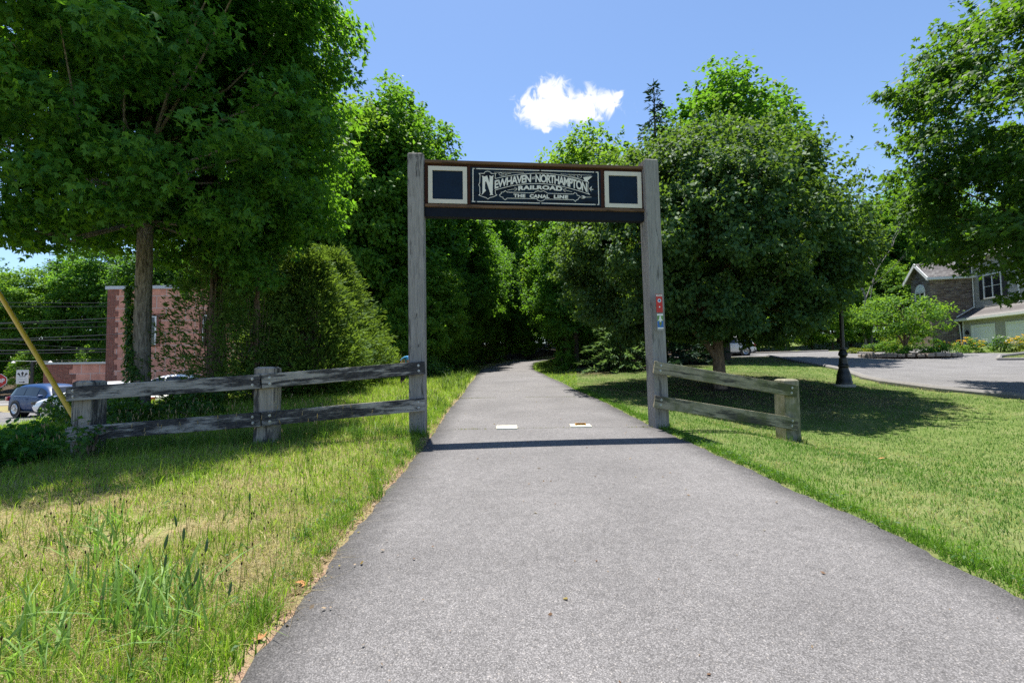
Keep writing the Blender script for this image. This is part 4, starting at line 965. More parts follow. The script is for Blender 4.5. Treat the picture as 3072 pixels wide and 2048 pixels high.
# fallen leaves by the trail
def fallen(x, y, rz, label, s=.09, m='dead_leaf', zz=.014):
    rg = np.random.default_rng(int(abs(x*977+y*131))); z = tz(x, y)+zz
    t, fs = TPL['maple']; v = t*s; v[:, 2] = np.abs(rg.normal(0, .12, len(v)))*s
    o = link('fallen_leaf', np_mesh('fallen_leaf', v, fs), M[m]); o.location = (x, y, z); o.rotation_euler = (.15, -.1, rz); tag(o, label, 'leaf')
fallen(-1.1, 2.02, .6, 'orange curled leaf lying on the left edge of the trail, nearest the camera', .045)
fallen(-1.12, 2.5, 2.2, 'brown dry leaf on the left edge of the trail, behind the orange one', .06)
fallen(4.1, 3.45, 1.2, 'pale dry leaf lying on the lawn at the right of the photo', .11, zz=.045)
fallen(4.35, 5.5, 4.2, 'small orange leaf lying on the lawn near the right fence post', .08, zz=.045)

# ------------------------------------------------------------------ gateway over the trail
GO = Vector((.42, 7.2, tz(.42, 7.2))); GR_ = .0698
gate = empty('trail_gateway', GO, GR_, 'tall timber gateway across the trail with a lettered sign between its posts', 'gateway')
def timber(name, x0, x1, y0, y1, z0, z1, m, parent, bev=.012, tilt=0., top_cap=0., base=(0, 0)):
    b = MB(); b.box(x0, x1, y0, y1, z0, z1, bev)
    if top_cap:
        pass
    o = b.build(name, m, parent); return o
def post(name, w, h, m, parent, loc, ry=0., rz=0., cap=.05, depth=.35):
    """square post standing on the ground with a chamfered top"""
    b = MB(); a = w/2; c = a-cap; e = .008
    lv = [(-depth, a), (h-cap*.75, a), (h, c)]
    V = []
    for zz, r in lv:
        V += [(-r+e, -r, zz), (r-e, -r, zz), (r, -r+e, zz), (r, r-e, zz), (r-e, r, zz), (-r+e, r, zz), (-r, r-e, zz), (-r, -r+e, zz)]
    F = [tuple(range(7, -1, -1)), tuple(range(16, 24))]+[(i*8+k, i*8+(k+1) % 8, (i+1)*8+(k+1) % 8, (i+1)*8+k) for i in range(2) for k in range(8)]
    b.add(V, F); o = b.build(name, m, parent); o.location = loc; o.rotation_euler = (0, ry, rz); return o
post('post', .245, 4.35, M['post'], gate, (-1.885, 0, 0), -.004, 0, .02)
post('post', .24, 4.315, M['post'], gate, (1.912, -.01, 0), -.0152, .12, .02)
SG = -.0135                                                      # the sign hangs a little lower at its right end
sgn = lambda x, y, z: (x, y, z+SG*x)
ZT = 4.24                                                        # top of the sign at the middle
b = MB(); b.box(-1.768, 1.772, -.085, .085, ZT-.05, ZT, .014); b.map(sgn).build('top_moulding', M['moulding'], gate)
b = MB(); b.box(-1.768, 1.775, -.085, .085, ZT-.755, ZT-.705, .014); b.map(sgn).build('bottom_moulding', M['moulding'], gate)
b = MB(); b.box(-1.768, 1.772, -.035, .035, ZT-.703, ZT-.052); b.map(sgn).build('back_panel', M['brown'], gate)
b = MB()
for x in (-1.745, -1.075, 1.065, 1.745): b.box(x-.023, x+.023, -.055, -.037, ZT-.69, ZT-.06, .004)
b.map(sgn).build('batten', M['brown'], gate)
b = MB(); b.box(-1.768, 1.775, -.06, .06, ZT-.9, ZT-.757, .006); b.map(sgn).build('crossbeam', M['beam'], gate)
for x0 in (-1.712, 1.105):
    x1 = x0+.607; z0, z1 = ZT-.69, ZT-.098; w = .066
    b = MB(); b.box(x0+w*.5, x1-w*.5, -.05, -.036, z0+w*.5, z1-w*.5); pn = b.map(sgn).build('square_panel', M['navy'], gate)
    b = MB()
    for px in ([(x0, z0), (x1, z0), (x1-w, z0+w), (x0+w, z0+w)], [(x1, z0), (x1, z1), (x1-w, z1-w), (x1-w, z0+w)], [(x1, z1), (x0, z1), (x0+w, z1-w), (x1-w, z1-w)], [(x0, z1), (x0, z0), (x0+w, z0+w), (x0+w, z1-w)]):
        b.prism(px, -.07, -.0365)
    b.map(sgn).build('panel_frame', M['cream'], pn)
# lettered board
BX0, BX1, BZ0, BZ1 = -1.05, 1.043, ZT-.683, ZT-.09
def sign_board_mat():
    m, g = mat('sign_board_paint'); co = g('TexCoord').outputs['Object']
    n = g.noise(g.vmath('MULTIPLY', co, (1, 1, 6)), 3.2, 5, .65, .3); s = g.noise(g.vmath('MULTIPLY', co, (.8, 1, 40)), 4, 3, .6)
    c = g.ramp(g.math('ADD', g.math('MULTIPLY', n, .6), g.math('MULTIPLY', s, .4)), [(.36, (.011, .0085, .0075)), (.5, (.0095, .0175, .03)), (.66, (.013, .029, .05))])
    out(g, g('BsdfPrincipled', {'Base Color': c, 'Roughness': .8, 'Specular IOR Level': .12, 'Normal': bump(g, s, .2, .003)}).outputs[0]); return m
b = MB(); b.box(BX0, BX1, -.062, -.036, BZ0, BZ1, .004); board = b.map(sgn).build('sign_board', sign_board_mat(), gate)
def zb(x, y):
    """a place on the lettered board from its drawing (2110 wide, 555 high, slightly skewed)"""
    s = (x-60-(y-15)*.03)/2112; t = (y-(15+.0284*(x-60)))/(552-25*(x-60)/2110)
    return BX0+.035+s*(BX1-BX0-.07), BZ1-.03-t*(BZ1-BZ0-.06)
LB = MB()
def strip(pts, w, closed=False, y=-.0655):
    P = [Vector((*zb(*p), 0)) for p in pts]; n = len(P); V = []
    for i, p in enumerate(P):
        a = P[(i-1) % n] if closed or i > 0 else p; c = P[(i+1) % n] if closed or i < n-1 else p
        t1 = (p-a).normalized() if (p-a).length > 1e-7 else (c-p).normalized(); t2 = (c-p).normalized() if (c-p).length > 1e-7 else t1
        t = (t1+t2).normalized() if (t1+t2).length > 1e-6 else t1; nn = Vector((-t.y, t.x, 0)); k = w/2/max(.5, nn.dot(Vector((-t1.y, t1.x, 0))))
        for q, yy in ((k, y), (-k, y), (-k, -.0625), (k, -.0625)): V.append((p.x+nn.x*q, yy, p.y+nn.y*q))
    m = n if closed else n-1
    LB.add(V, [(i*4+j, i*4+(j+1) % 4, ((i+1) % n)*4+(j+1) % 4, ((i+1) % n)*4+j) for i in range(m) for j in range(4)])
def poly(pts, y=-.0655): LB.prism([zb(*p) for p in pts], y, -.0625)
def arc(f, x0, x1, n=24): return [(x0+(x1-x0)*i/n, f(x0+(x1-x0)*i/n)) for i in range(n+1)]
def interp(tab): xs, ys = zip(*tab); c = np.polyfit(xs, ys, 4); return lambda x: float(np.polyval(c, x))
U_out = interp([(440, 180), (600, 147), (900, 103), (1200, 93), (1500, 117), (1750, 165), (2010, 240)])
L_out = interp([(440, 372), (600, 325), (900, 273), (1200, 263), (1500, 295), (1750, 352), (2030, 437)])
U_in = lambda x: U_out(x)+17 if x > 700 else U_out(x)+17+(700-x)*.05
L_in = lambda x: L_out(x)-20
for pts in ([(60, 14), (2172, 74)], [(60, 563), (2190, 598)]): strip(pts, .013)
strip([(66, 14), (78, 563)], .013); strip([(2166, 74), (2184, 598)], .013)
strip(arc(U_out, 436, 2010), .0085); strip(arc(L_out, 440, 2030), .0085)
strip([(2010, 240), (1995, 262), (1995, 405), (2030, 437)], .0085)
poly([(1912, 155), (2070, 140), (1988, 212), (2012, 240), (1945, 222)])
strip([(436, 180), (438, 110), (450, 98), (372, 97), (360, 78), (335, 64), (305, 60), (275, 66), (255, 82), (250, 97), (168, 95), (185, 120), (183, 250), (166, 285), (183, 315), (190, 440), (172, 455), (230, 480), (290, 498), (322, 520), (355, 497), (420, 480), (468, 455), (445, 430), (440, 372)], .0085)
poly([(213, 130), (262, 148), (302, 130), (342, 250), (345, 165), (338, 128), (375, 142), (412, 126), (400, 160), (398, 440), (412, 458), (380, 450), (350, 460), (362, 430), (292, 232), (272, 230), (270, 350), (290, 378), (272, 395), (240, 432), (213, 456), (230, 415), (226, 160)])
def word(txt, x0, x1, top, bot, bold=.012, spacing=1., y=-.0655):
    V, F = text_mesh(txt, bold, spacing=spacing); W2 = []
    for vx, vy in V:
        x = x0+(x1-x0)*vx; W2.append(zb(x, bot(x)+(top(x)-bot(x))*vy))
    n = len(W2); LB.add([(p[0], y, p[1]) for p in W2], F)
    ed = {}
    for f in F:
        for a, c in zip(f, f[1:]+f[:1]): ed[(a, c)] = 1
    o = len(LB.v); LB.v += [(p[0], -.0625, p[1]) for p in W2]
    LB.f += [(a+o-n, c+o-n, c+o, a+o) for a, c in ed if (c, a) not in ed]
word('EWHAVEN', 430, 1034, U_in, L_in, .03, .86); word('NORTHAMPTON', 1108, 1980, U_in, L_in, .03, .86)
word('AND', 1042, 1100, lambda x: 150-(x-1042)*.15, lambda x: 200-(x-1042)*.25, .01)
ra = lambda x: 290+((x-1190)/375)**2*14+(x-1190)*.01; rb_ = lambda x: 358+((x-1190)/375)**2*26+(x-1190)*.01
word('RAILROAD', 822, 1562, ra, rb_, .05, 1.05)
word('THE', 746, 942, lambda x: 432+(x-746)*.018, lambda x: 488+(x-746)*.018, .05, 1.1)
word('CANAL', 1016, 1345, lambda x: 436+(x-1016)*.018, lambda x: 496+(x-1016)*.018, .05, 1.1)
word('LINE', 1420, 1662, lambda x: 444+(x-1420)*.018, lambda x: 502+(x-1420)*.018, .05, 1.1)
strip([(510, 455), (545, 425), (540, 408), (575, 405), (605, 380), (640, 405), (1085, 416), (1110, 395), (1150, 380), (1195, 392), (1245, 380), (1290, 400), (1310, 420), (1750, 430), (1770, 405), (1805, 420), (1815, 450), (1845, 455), (1870, 478), (1835, 495), (1830, 520), (1800, 525), (1785, 552), (1755, 522), (1270, 514), (1250, 535), (1200, 550), (1150, 535), (1135, 510), (640, 504), (610, 532), (575, 510), (570, 490), (535, 482)], .0075, True)
for s in ([(645, 372), (720, 358), (795, 352)], [(755, 325), (785, 335), (802, 350), (790, 368), (762, 380)], [(1728, 395), (1650, 375), (1575, 362)], [(1628, 345), (1590, 350), (1577, 362), (1592, 380), (1615, 395)], [(1880, 480), (2055, 478)]): strip(s, .0055)
for s in ([(415, 76), (912, 80)], [(1530, 105), (2052, 125)], [(700, 95), (640, 105), (600, 125), (545, 135), (505, 120), (495, 95), (520, 80), (550, 90), (548, 112), (525, 112)], [(555, 112), (585, 95)], [(595, 112), (625, 95)], [(1680, 125), (1740, 150), (1800, 165), (1855, 175), (1885, 150), (1875, 120), (1840, 110), (1812, 128), (1822, 155), (1846, 150)], [(1745, 125), (1775, 142)]): strip(s, .005)
for s in ([(2020, 340), (2065, 295), (2055, 335)], [(2020, 340), (2100, 352), (2060, 362)], [(2020, 340), (2055, 388), (2042, 350)], [(1885, 455), (1925, 455), (1965, 478), (1920, 474)], [(1885, 500), (1930, 500), (1965, 480), (1920, 486)]): poly(s)
LB.map(sgn).build('lettering', M['letter'], board, fix=False)
b = MB()
for x, y in ((105, 12), (130, 566), (1186, 46), (1200, 585), (2112, 75), (2142, 596)):
    px, pz = zb(x, y); b.lathe([(.014, -.067), (.012, -.072), (.001, -.074)], 10, (px, 0, pz), 'y')
b.map(sgn).build('screw', M['black'], board)

# ------------------------------------------------------------------ rail fences
def rail(parent, A, B, w, m, h=.19, th=.05, bolts=True, ends=(0, 0)):
    """plank from A to B (tops of its two ends, world), with bolt heads"""
    A, B = Vector(A), Vector(B); d = (B-A); L = d.length; yaw = math.atan2(d.y, d.x); pit = -math.asin(d.z/L)
    b = MB(); b.box(-ends[0], L+ends[1], -th/2, th/2, -h, 0, .009)
    rg = random.Random(int(L*1000)); sag = rg.uniform(-.006, .006); b.map(lambda x, y, z_: (x, y, z_+sag*math.sin(max(0, min(1, x/L))*math.pi)))
    o = b.build('rail', m, parent); o.location = A-parent.location; o.rotation_euler = (0, pit, yaw)
    if bolts:
        for x in (.1-ends[0]*.3, L-.1+ends[1]*.3):
            for zz in (-.055, -.135):
                bb = MB(); bb.lathe([(.019, -th/2-.001), (.019, -th/2-.004), (.012, -th/2-.004), (.011, -th/2-.012), (.002, -th/2-.014)], 10, (x, 0, zz), 'y'); bb.build('bolt', M['galv'], o, True)
    return o
fz = tz(-3.4, 6.2)
fence = empty('rail_fence', (-3.4, 6.2, fz), 0, 'two-rail timber fence left of the gateway, stained black with mildew', 'fence')
def wpost(x, y, top, rz, m=None, w=.26):
    z_ = tz(x, y); post('post', w, top-z_, m or M['fence_post'], fence if m is None else fence2, Vector((x, y, z_))-(fence if m is None else fence2).location, 0, rz, .035)
wpost(-3.36, 6.27, 1.235, .12); wpost(-5.82, 6.29, 1.08, .02)
P_u = [(-5.96, 6.11, 1.0), (-3.36, 6.09, 1.135), (-1.33, 6.895, 1.285)]; P_l = [(-5.95, 6.11, .463), (-3.35, 6.09, .637), (-1.33, 6.895, .735)]
for P in (P_u, P_l):
    rail(fence, P[0], P[1], 0, M['rail'], ends=(0, -.006)); rail(fence, P[1], P[2], 0, M['rail'], ends=(-.006, 0))
fence2 = empty('rail_fence', (4.42, 7.35, tz(4.42, 7.35)), 0, 'short two-rail timber fence right of the gateway, greenish with algae', 'fence')
wpost(4.42, 7.38, .93, .1, M['post_mossy'], .255)
rail(fence2, (2.2, 7.04, 1.245), (4.49, 7.2, .832), 0, M['rail_mossy']); rail(fence2, (2.19, 7.04, .72), (4.475, 7.2, .32), 0, M['rail_mossy'])
# ------------------------------------------------------------------ markers on the right gate post, plates in the trail
def flat_letters(b, txt, x0, x1, z0, z1, y, bold=.02, spacing=1., back=.0015, mirror=1):
    V, F = text_mesh(txt, bold, spacing=spacing); n = len(b.v)
    b.v += [(x0+(x1-x0)*v[0], y, z0+(z1-z0)*v[1]) for v in V]; b.f += [tuple(i+n for i in f) for f in F]
mk = empty('trail_marker', (2.308, 7.066, 2.0), .19, 'red trail marker with a white heading strip, on the right gate post', 'sign'); mk.rotation_euler = (0, -.0152, .19)
b = MB(); b.box(-.052, .052, -.003, .003, 0, .285); b.build('plate', M['red_paint'], mk)
b = MB(); b.box(-.05, .05, -.0045, -.0032, .252, .277); h_ = b.build('heading_strip', M['white_paint'], mk)
b = MB(); flat_letters(b, 'WARNING', -.044, .044, .257, .272, -.0052); b.build('lettering', M['black'], h_, fix=False)
b = MB(); b.lathe([(.03, -.0032), (.03, -.0048), (.001, -.005)], 24, (0, 0, .185), 'y'); b.lathe([(.012, -.0032), (.012, -.0045), (.001, -.0048)], 16, (0, 0, .085), 'y'); dsc = b.build('disc', M['white_paint'], mk)
b = MB(); b.lathe([(.019, -.0049), (.019, -.0055), (.001, -.0056)], 20, (0, 0, .185), 'y'); b.build('symbol', M['blue_paint'], dsc)
mk2 = empty('trail_marker', (2.314, 7.066, 1.715), .19, 'small green and blue trail marker with a white tree, below the red one', 'sign'); mk2.rotation_euler = (0, -.0152, .19)
b = MB(); b.box(-.052, .052, -.003, .003, 0, .265); b.build('plate', M['concrete'], mk2)
b = MB(); b.box(-.05, .05, -.0045, -.0032, .235, .26); b.box(-.05, .05, -.0045, -.0032, .03, .05); b.build('border_strip', M['white_paint'], mk2)
b = MB(); b.box(-.05, .05, -.0045, -.0032, .15, .2345); b.build('green_field', M['green_paint'], mk2)
b = MB(); b.box(-.05, .05, -.0045, -.0032, .0505, .1495); b.build('blue_field', M['blue_paint'], mk2)
b = MB(); b.prism([(-.042, .155), (-.012, .155), (-.012, .135), (.012, .135), (.012, .155), (.042, .155), (.018, .185), (.012, .222), (0, .23), (-.012, .222), (-.018, .185)], -.0058, -.0046); b.build('tree_symbol', M['white_paint'], mk2)
b = MB(); b.prism([(-.024, .134), (.024, .134), (.016, .1), (0, .062), (-.016, .1)], -.0058, -.0046); b.build('reflection_symbol', M['olive_paint'], mk2)
def plate(x, y, rz, w, d, label, amber):
    p = empty('bollard_base_plate', (x, y, tz(x, y)+.018), rz, label, 'base plate')
    b = MB(); b.box(-w/2, w/2, -d/2, d/2, -.01, .016, .006); b.build('plate', M['ivory'], p)
    b = MB(); b.box(-.08, .08, -.012, .012, .0165, .02); b.build('slot', M['black'], p)
    if amber:
        b = MB(); b.box(-.085, .085, .03, .045, .0165, .045); b.box(-.085, -.07, -.04, .03, .0165, .045); b.box(.07, .085, -.04, .03, .0165, .045); b.build('hinge_bracket', M['amber'], p)
plate(-.1, 7.36, .02, .33, .32, 'flat ivory bollard plate set in the trail under the gateway, left of the two', False)
plate(1.09, 7.42, -.03, .33, .28, 'ivory bollard plate with an amber hinge bracket, right of the two in the trail', True)

# ------------------------------------------------------------------ lamp post
LX, LY = 10.42, 14.35
lamp = empty('street_lamp', (LX, LY, tz(LX, LY)), 0, 'black cast-iron lamp post with a flared base at the kerb of the parking court', 'lamp post')
b = MB(); b.lathe([(.3, -.25), (.3, .02), (.285, .06), (.01, .065)], 20); b.build('footing', M['concrete'], lamp, True)
b = MB(); b.lathe([(.225, .06), (.225, .14), (.205, .17), (.2, .3), (.165, .44), (.13, .56), (.135, .6), (.155, .62), (.155, .65), (.125, .68), (.12, .72), (.11, .88), (.085, .9), (.09, .92), (.13, .98), (.12, 1.04), (.085, 1.12), (.12, 1.15), (.12, 1.18), (.062, 1.2), (.06, 1.6), (.052, 3.0), (.075, 3.03), (.075, 3.08), (.04, 3.12)], 16); b.build('pole', M['black'], lamp, True)
b = MB(); b.lathe([(.05, 3.1), (.11, 3.16), (.17, 3.5), (.1, 3.66)], 8); b.build('lantern_glass', M['cream'], lamp)
b = MB(); b.lathe([(.2, 3.5), (.19, 3.54), (.1, 3.68), (.03, 3.74), (.02, 3.84)], 8); b.build('lantern_cap', M['black'], lamp)

# ------------------------------------------------------------------ stone house with garage wing
HX, HY = 39.8, 43.; HZ = tz(HX, HY)-.25
house = empty('stone_house', (HX, HY, HZ), -math.radians(12), 'two-storey house with a stone gable tower, grey clapboard wing and white garage doors', 'house')
EV = 7.15; SL, SD = 3.4, 2.75
b = MB(); b.box(0, SL+4, 0, SD, -1.5, EV); b.prism([(0, EV-.004), (SD, EV-.004), (SD/2, EV+1.25)], 0, SL+4, 'x'); tower = b.build('tower_wall', M['ledge'], house)
def roof_slab(b, y0, z0, y1, z1, x0, x1, th=.14):
    b.prism([(y0, z0), (y1, z1), (y1, z1+th), (y0, z0+th)], x0, x1, 'x')
k = 1.25/(SD/2); b = MB(); o_ = .42
roof_slab(b, -o_, EV-o_*k+.06, SD/2, EV+1.3, -.38, SL+3.9); roof_slab(b, SD/2, EV+1.3, SD+o_, EV-o_*k+.06, -.38, SL+3.9); b.build('tower_roof', M['shingle'], house)
b = MB()
b.prism([(-o_-.04, EV-o_*k-.14), (SD/2, EV+1.12), (SD/2, EV+1.47), (-o_-.04, EV-o_*k+.2)], -.46, -.385, 'x'); b.prism([(SD/2, EV+1.12), (SD+o_+.04, EV-o_*k-.14), (SD+o_+.04, EV-o_*k+.2), (SD/2, EV+1.47)], -.46, -.385, 'x')
b.box(-.38, SL, -o_-.09, -o_-.005, EV-o_*k-.05, EV-o_*k+.17); b.box(-.38, SL, -o_-.002, -.003, EV-.43, EV-.36)
b.build('tower_trim', M['gutter'], house)
def window(parent, plane, a0, a1, z0, z1, off, arch=False, cols=2, rows=2, shutters=False):
    """window in a wall facing -x ('x', at off) or -y ('y', at off)"""
    def bx(b, p0, p1, q0, q1, d0, d1):
        if plane == 'x': b.box(off-d1, off-d0, p0, p1, q0, q1)
        else: b.box(p0, p1, off-d1, off-d0, q0, q1)
    b = MB(); bx(b, a0+.04, a1-.04, z0+.04, z1-.04, .004, .02); w = b.build('window', M['glass'], parent)
    b = MB(); t = .08
    bx(b, a0, a0+t, z0, z1, .022, .09); bx(b, a1-t, a1, z0, z1, .022, .09); bx(b, a0+t, a1-t, z0, z0+t, .022, .09); bx(b, a0+t, a1-t, z1-t, z1, .022, .09)
    for i in range(1, cols): x = a0+(a1-a0)*i/cols; bx(b, x-.03, x+.03, z0+t, z1-t, .022, .08)
    for j in range(1, rows): zz = z0+(z1-z0)*j/rows; bx(b, a0+t, a1-t, zz-.018, zz+.018, .022, .06)
    b.build('frame', M['white_paint'], w)
    if arch:
        c = (a0+a1)/2; r = (a1-a0)/2; pts = [(c+r*math.cos(i*math.pi/14), z1+.03+r*1.05*math.sin(i*math.pi/14)) for i in range(15)]
        b = MB(); b.prism(pts, off-.06, off-.004, 'x' if plane == 'x' else 'y'); b.build('fanlight', M['white_paint'], w)
    if shutters:
        for p0, p1 in ((a0-.5, a0-.04), (a1+.04, a1+.5)):
            b = MB(); bx(b, p0, p1, z0, z1, .004, .05); b.build('shutter', M['shutter'], w)
window(tower, 'x', SD/2-.72, SD/2+.72, 3.75, 5.75, 0., True)
# wing running towards the parking court
WX = SL; WY0 = -.001; WL = 15.
def clap(b, plane_x, y0, y1, z0, z1, n=.14, lip=.022):
    z = z0
    while z < z1-.01:
        q = min(z+n, z1); b.prism([(plane_x-lip, z), (plane_x-.002, q), (plane_x+.05, q), (plane_x+.05, z)], y1, y0, 'y'); z = q
b = MB(); b.box(WX+.052, WX+9, -WL, WY0, -1.5, 8.6); clap(b, WX, -WL, WY0, 3.9, 8.6); wing = b.build('wing_wall', M['siding'], house)
window(wing, 'x', -3.3, -1.35, 4.6, 6.75, WX-.02, False, 2, 2, True); window(wing, 'x', -8.6, -6.7, 4.6, 6.75, WX-.02, False, 2, 2, True)
b = MB(); b.prism([(-WL, 8.5), (1.5, 8.5), (1.5, 8.64), (-WL, 8.64)], WX-.5, WX+4, 'x')
b = MB(); b.prism([(WX-.55, 8.45), (WX+4.5, 10.9), (WX+9.5, 8.45), (WX+9.5, 8.6), (WX+4.5, 11.05), (WX-.55, 8.6)], -WL, 1.2, 'y'); b.build('wing_roof', M['shingle'], house)
b = MB(); b.box(WX-.62, WX-.56, -WL, 1.2, 8.36, 8.6); b.box(WX-.555, WX-.03, -WL, WY0-.05, 8.4, 8.44); b.box(WX-.07, WX-.023, -5.0, -4.85, 3.9, 8.39)
b.build('wing_trim', M['gutter'], house)
GX = WX-1.15; GZ = 2.75
b = MB(); b.box(GX+.052, WX+.05, -WL, -.35, -1.5, GZ+.3); clap(b, GX, -WL, -.35, -.2, GZ); gar = b.build('garage_wall', M['siding'], house)
b = MB(); b.prism([(GX-.42, GZ+.02), (WX-.03, GZ+.95), (WX-.03, GZ+1.08), (GX-.42, GZ+.16)], -WL, -.1, 'y'); b.build('garage_roof', M['shingle'], house)
b = MB(); b.box(GX-.5, GX-.425, -WL, -.05, GZ-.02, GZ+.17); b.box(GX-.42, GX-.03, -WL, -.2, GZ-.06, GZ); b.box(GX-.06, GX-.024, -.5, -.33, -.3, GZ-.07); b.build('garage_trim', M['gutter'], house)
b = MB(); b.tube([(WX-.1, -.2, 8.3), (WX-.1, -.2, GZ+1.15)], .05, 8); b.tube([(WX-.1, -.25, GZ+1.3), (WX-.4, -.22, GZ+1.1), (GX-.35, -.12, GZ+.35)], .05, 8); b.tube([(GX-.46, -.1, GZ), (GX-.2, -.2, GZ-.35), (GX-.1, -.25, 0)], .05, 8); b.build('downspout', M['gutter'], house, True)
for y1 in (-1.5, -5.2, -9.2):
    y0 = y1-2.3; b = MB(); b.box(GX-.03, GX-.024, y0, y1, -.2, 2.1)
    for j in range(4):
        for i in range(4): b.box(GX-.042, GX-.031, y0+.08+i*.56, y0+.54+i*.56, -.1+j*.55, .36+j*.55, .008)
    dr = b.build('garage_door', M['door_white'], gar)
    b = MB(); t = .16; b.box(GX-.075, GX-.0245, y0-t, y0, -.2, 2.1+t); b.box(GX-.075, GX-.0245, y1, y1+t, -.2, 2.1+t); b.box(GX-.075, GX-.0245, y0, y1, 2.1, 2.1+t); b.build('frame', M['white_paint'], dr)
b = MB(); b.box(GX-.2, GX-.03, -1.05, -.85, 1.45, 1.75, .02); b.lathe([(.09, 1.76), (.02, 1.86)], 10, (GX-.12, -.95, 0)); b.build('wall_lantern', M['black'], gar)

# ------------------------------------------------------------------ pink block building and its low annex
BXL, BYF = -24.95, 28.; BZ = tz(-24, 28.)-.1
bld = empty('block_building', (BXL, BYF, BZ), 0, 'pink block building with red brick quoins behind the big maple', 'building')
b = MB(); b.box(0, 17, 0, 4.6, -.6, 7.35); b.build('wall', M['pink_block'], bld)
b = MB()
for i in range(24):
    w = .64 if i % 2 else .44; zz = -.6+i*.33; b.box(-.03, w, -.03, -.004, zz, zz+.33)
b.box(-.03, -.003, -.004, 4.6, -.6, 7.32); b.build('quoin', M['brick'], bld)
b = MB(); b.box(-.12, 17.1, -.12, 4.7, 7.351, 7.55, .02); b.build('parapet_cap', plain('pale_metal_cap', (.5, .53, .56), .5), bld)
def bwin(x0, x1, z0, z1):
    b = MB(); b.box(x0, x1, -.02, -.005, z0, z1); w = b.build('window', M['glass'], bld)
    b = MB(); b.box(x0-.22, x0-.0, -.05, -.004, z0-.1, z1+.1); b.box(x1, x1+.22, -.05, -.004, z0-.1, z1+.1); b.box(x0, x1, -.05, -.004, z1, z1+.1); b.box(x0, x1, -.05, -.004, z0-.1, z0); b.build('surround', M['brick'], w)
    b = MB(); b.box(x0, x0+.1, -.06, -.021, z0, z1); b.box(x1-.1, x1, -.06, -.021, z0, z1); b.box(x0+.1, x1-.1, -.06, -.021, z0, z0+.1); b.box(x0+.1, x1-.1, -.06, -.021, z1-.1, z1); b.build('frame', M['white_paint'], w)
for x in (1.95, 5.9, 9.2): bwin(x, x+1.1, 3.9, 5.7)
bwin(9.2, 10.3, 1., 2.8)
ann = empty('low_annex', (-30.4, 29.6, tz(-29, 29.6)-.1), 0, 'low pink and brick annex left of the pink block building', 'building')
b = MB(); b.box(0, 5.4, 0, 3., -.6, 2.92); b.build('wall', M['pink_block'], ann)
b = MB()
for i in range(11):
    w = 1.6+.22*((i*7) % 3); b.box(-.03, w, -.03, -.004, -.6+i*.32, -.6+i*.32+.32)
b.build('brick_facing', M['brick'], ann)
b = MB(); b.box(-.1, 5.42, -.12, 3.1, 2.921, 3.05, .015); b.build('parapet_cap', M['galv'], ann)
b = MB(); b.box(2.85, 3., -.14, -.004, 1.25, 1.75, .02); b.build('wall_light', M['white_paint'], ann)
pk = empty('parking_sign', (-18.25, 27.88, BZ), 0, 'small white parking sign with blue lettering on the pink building', 'sign')
pz = 1.24+(1095+18-1131)/1365*27.9-BZ
b = MB(); b.box(-.27, .27, -.012, .0, pz-.2, pz+.2); pl = b.build('panel', M['white_paint'], pk)
b = MB(); flat_letters(b, 'PARKING ONLY', -.24, .24, pz-.05, pz+.05, -.0135, .03); b.box(-.2, .2, -.0135, -.0125, pz+.1, pz+.125); b.box(-.17, .17, -.0135, -.0125, pz-.13, pz-.105); b.build('lettering', M['blue_paint'], pl, fix=False)

# ------------------------------------------------------------------ roadside things at the left
sx, sy = -29.35, 26.; sz = tz(sx, sy)
st = empty('stop_sign', (sx, sy, sz), .5, 'red octagonal STOP sign on a red post at the left edge of the photo', 'sign')
zc = .62-sz
b = MB(); b.tube([(0, .03, -.3), (0, .03, zc+.3)], .05, 8); b.build('post', M['red_paint'], st)
oct_ = lambda r: [(r*math.cos(math.pi/8+i*math.pi/4), zc+r*math.sin(math.pi/8+i*math.pi/4)) for i in range(8)]
b = MB(); b.prism(oct_(.42), -.03, -.022); pn = b.build('panel', M['white_paint'], st)
b = MB(); b.prism(oct_(.395), -.034, -.0305); b.build('field', M['red_paint'], pn)
b = MB(); flat_letters(b, 'STOP', -.3, .3, zc-.13, zc+.13, -.0355, .025, .95); b.build('lettering', M['white_paint'], pn, fix=False)
hx, hy = -32.15, 30.; hz = tz(hx, hy)
hs = empty('hanging_sign', (hx, hy, hz), .45, 'white hanging sign with a leaf emblem and arrow on a black post with two lamps', 'sign')
T_ = 1.2-hz
b = MB(); b.box(.32, .46, -.05, .07, -.3, T_+.55, .01); b.build('post', M['black'], hs)
b = MB(); b.tube([(-.4, .01, T_+.12), (.33, .01, T_+.12)], .02, 6); b.tube([(-.4, .01, T_+.14), (-.1, .01, T_+.24), (.33, .01, T_+.42)], .015, 6); b.build('bracket', M['black'], hs)
b = MB(); b.box(-.36, .24, -.02, .02, T_-.9, T_+.02, .006); pn = b.build('panel', M['white_paint'], hs)
b = MB()
for q, hh in ((-.12, .2), (0, .28), (.12, .2)): b.prism([(-.06+q-.02, T_-.36), (-.06+q*1.6-.07, T_-.36+hh*.6), (-.06+q*1.5, T_-.36+hh), (-.06+q*1.6+.07, T_-.36+hh*.6), (-.06+q+.02, T_-.36)], -.0225, -.0205)
b.box(-.22, .1, -.0225, -.0205, T_-.43, T_-.39); b.prism([(-.22, T_-.81), (-.02, T_-.81), (-.02, T_-.85), (.1, T_-.785), (-.02, T_-.72), (-.02, T_-.76), (-.22, T_-.76)], -.0225, -.0205)
b.build('emblem', M['black'], pn)
b = MB(); b.box(-.28, .16, -.0225, -.0205, T_-.57, T_-.545); b.box(-.25, .13, -.0225, -.0205, T_-.65, T_-.625); b.build('small_print', M['galv'], pn)
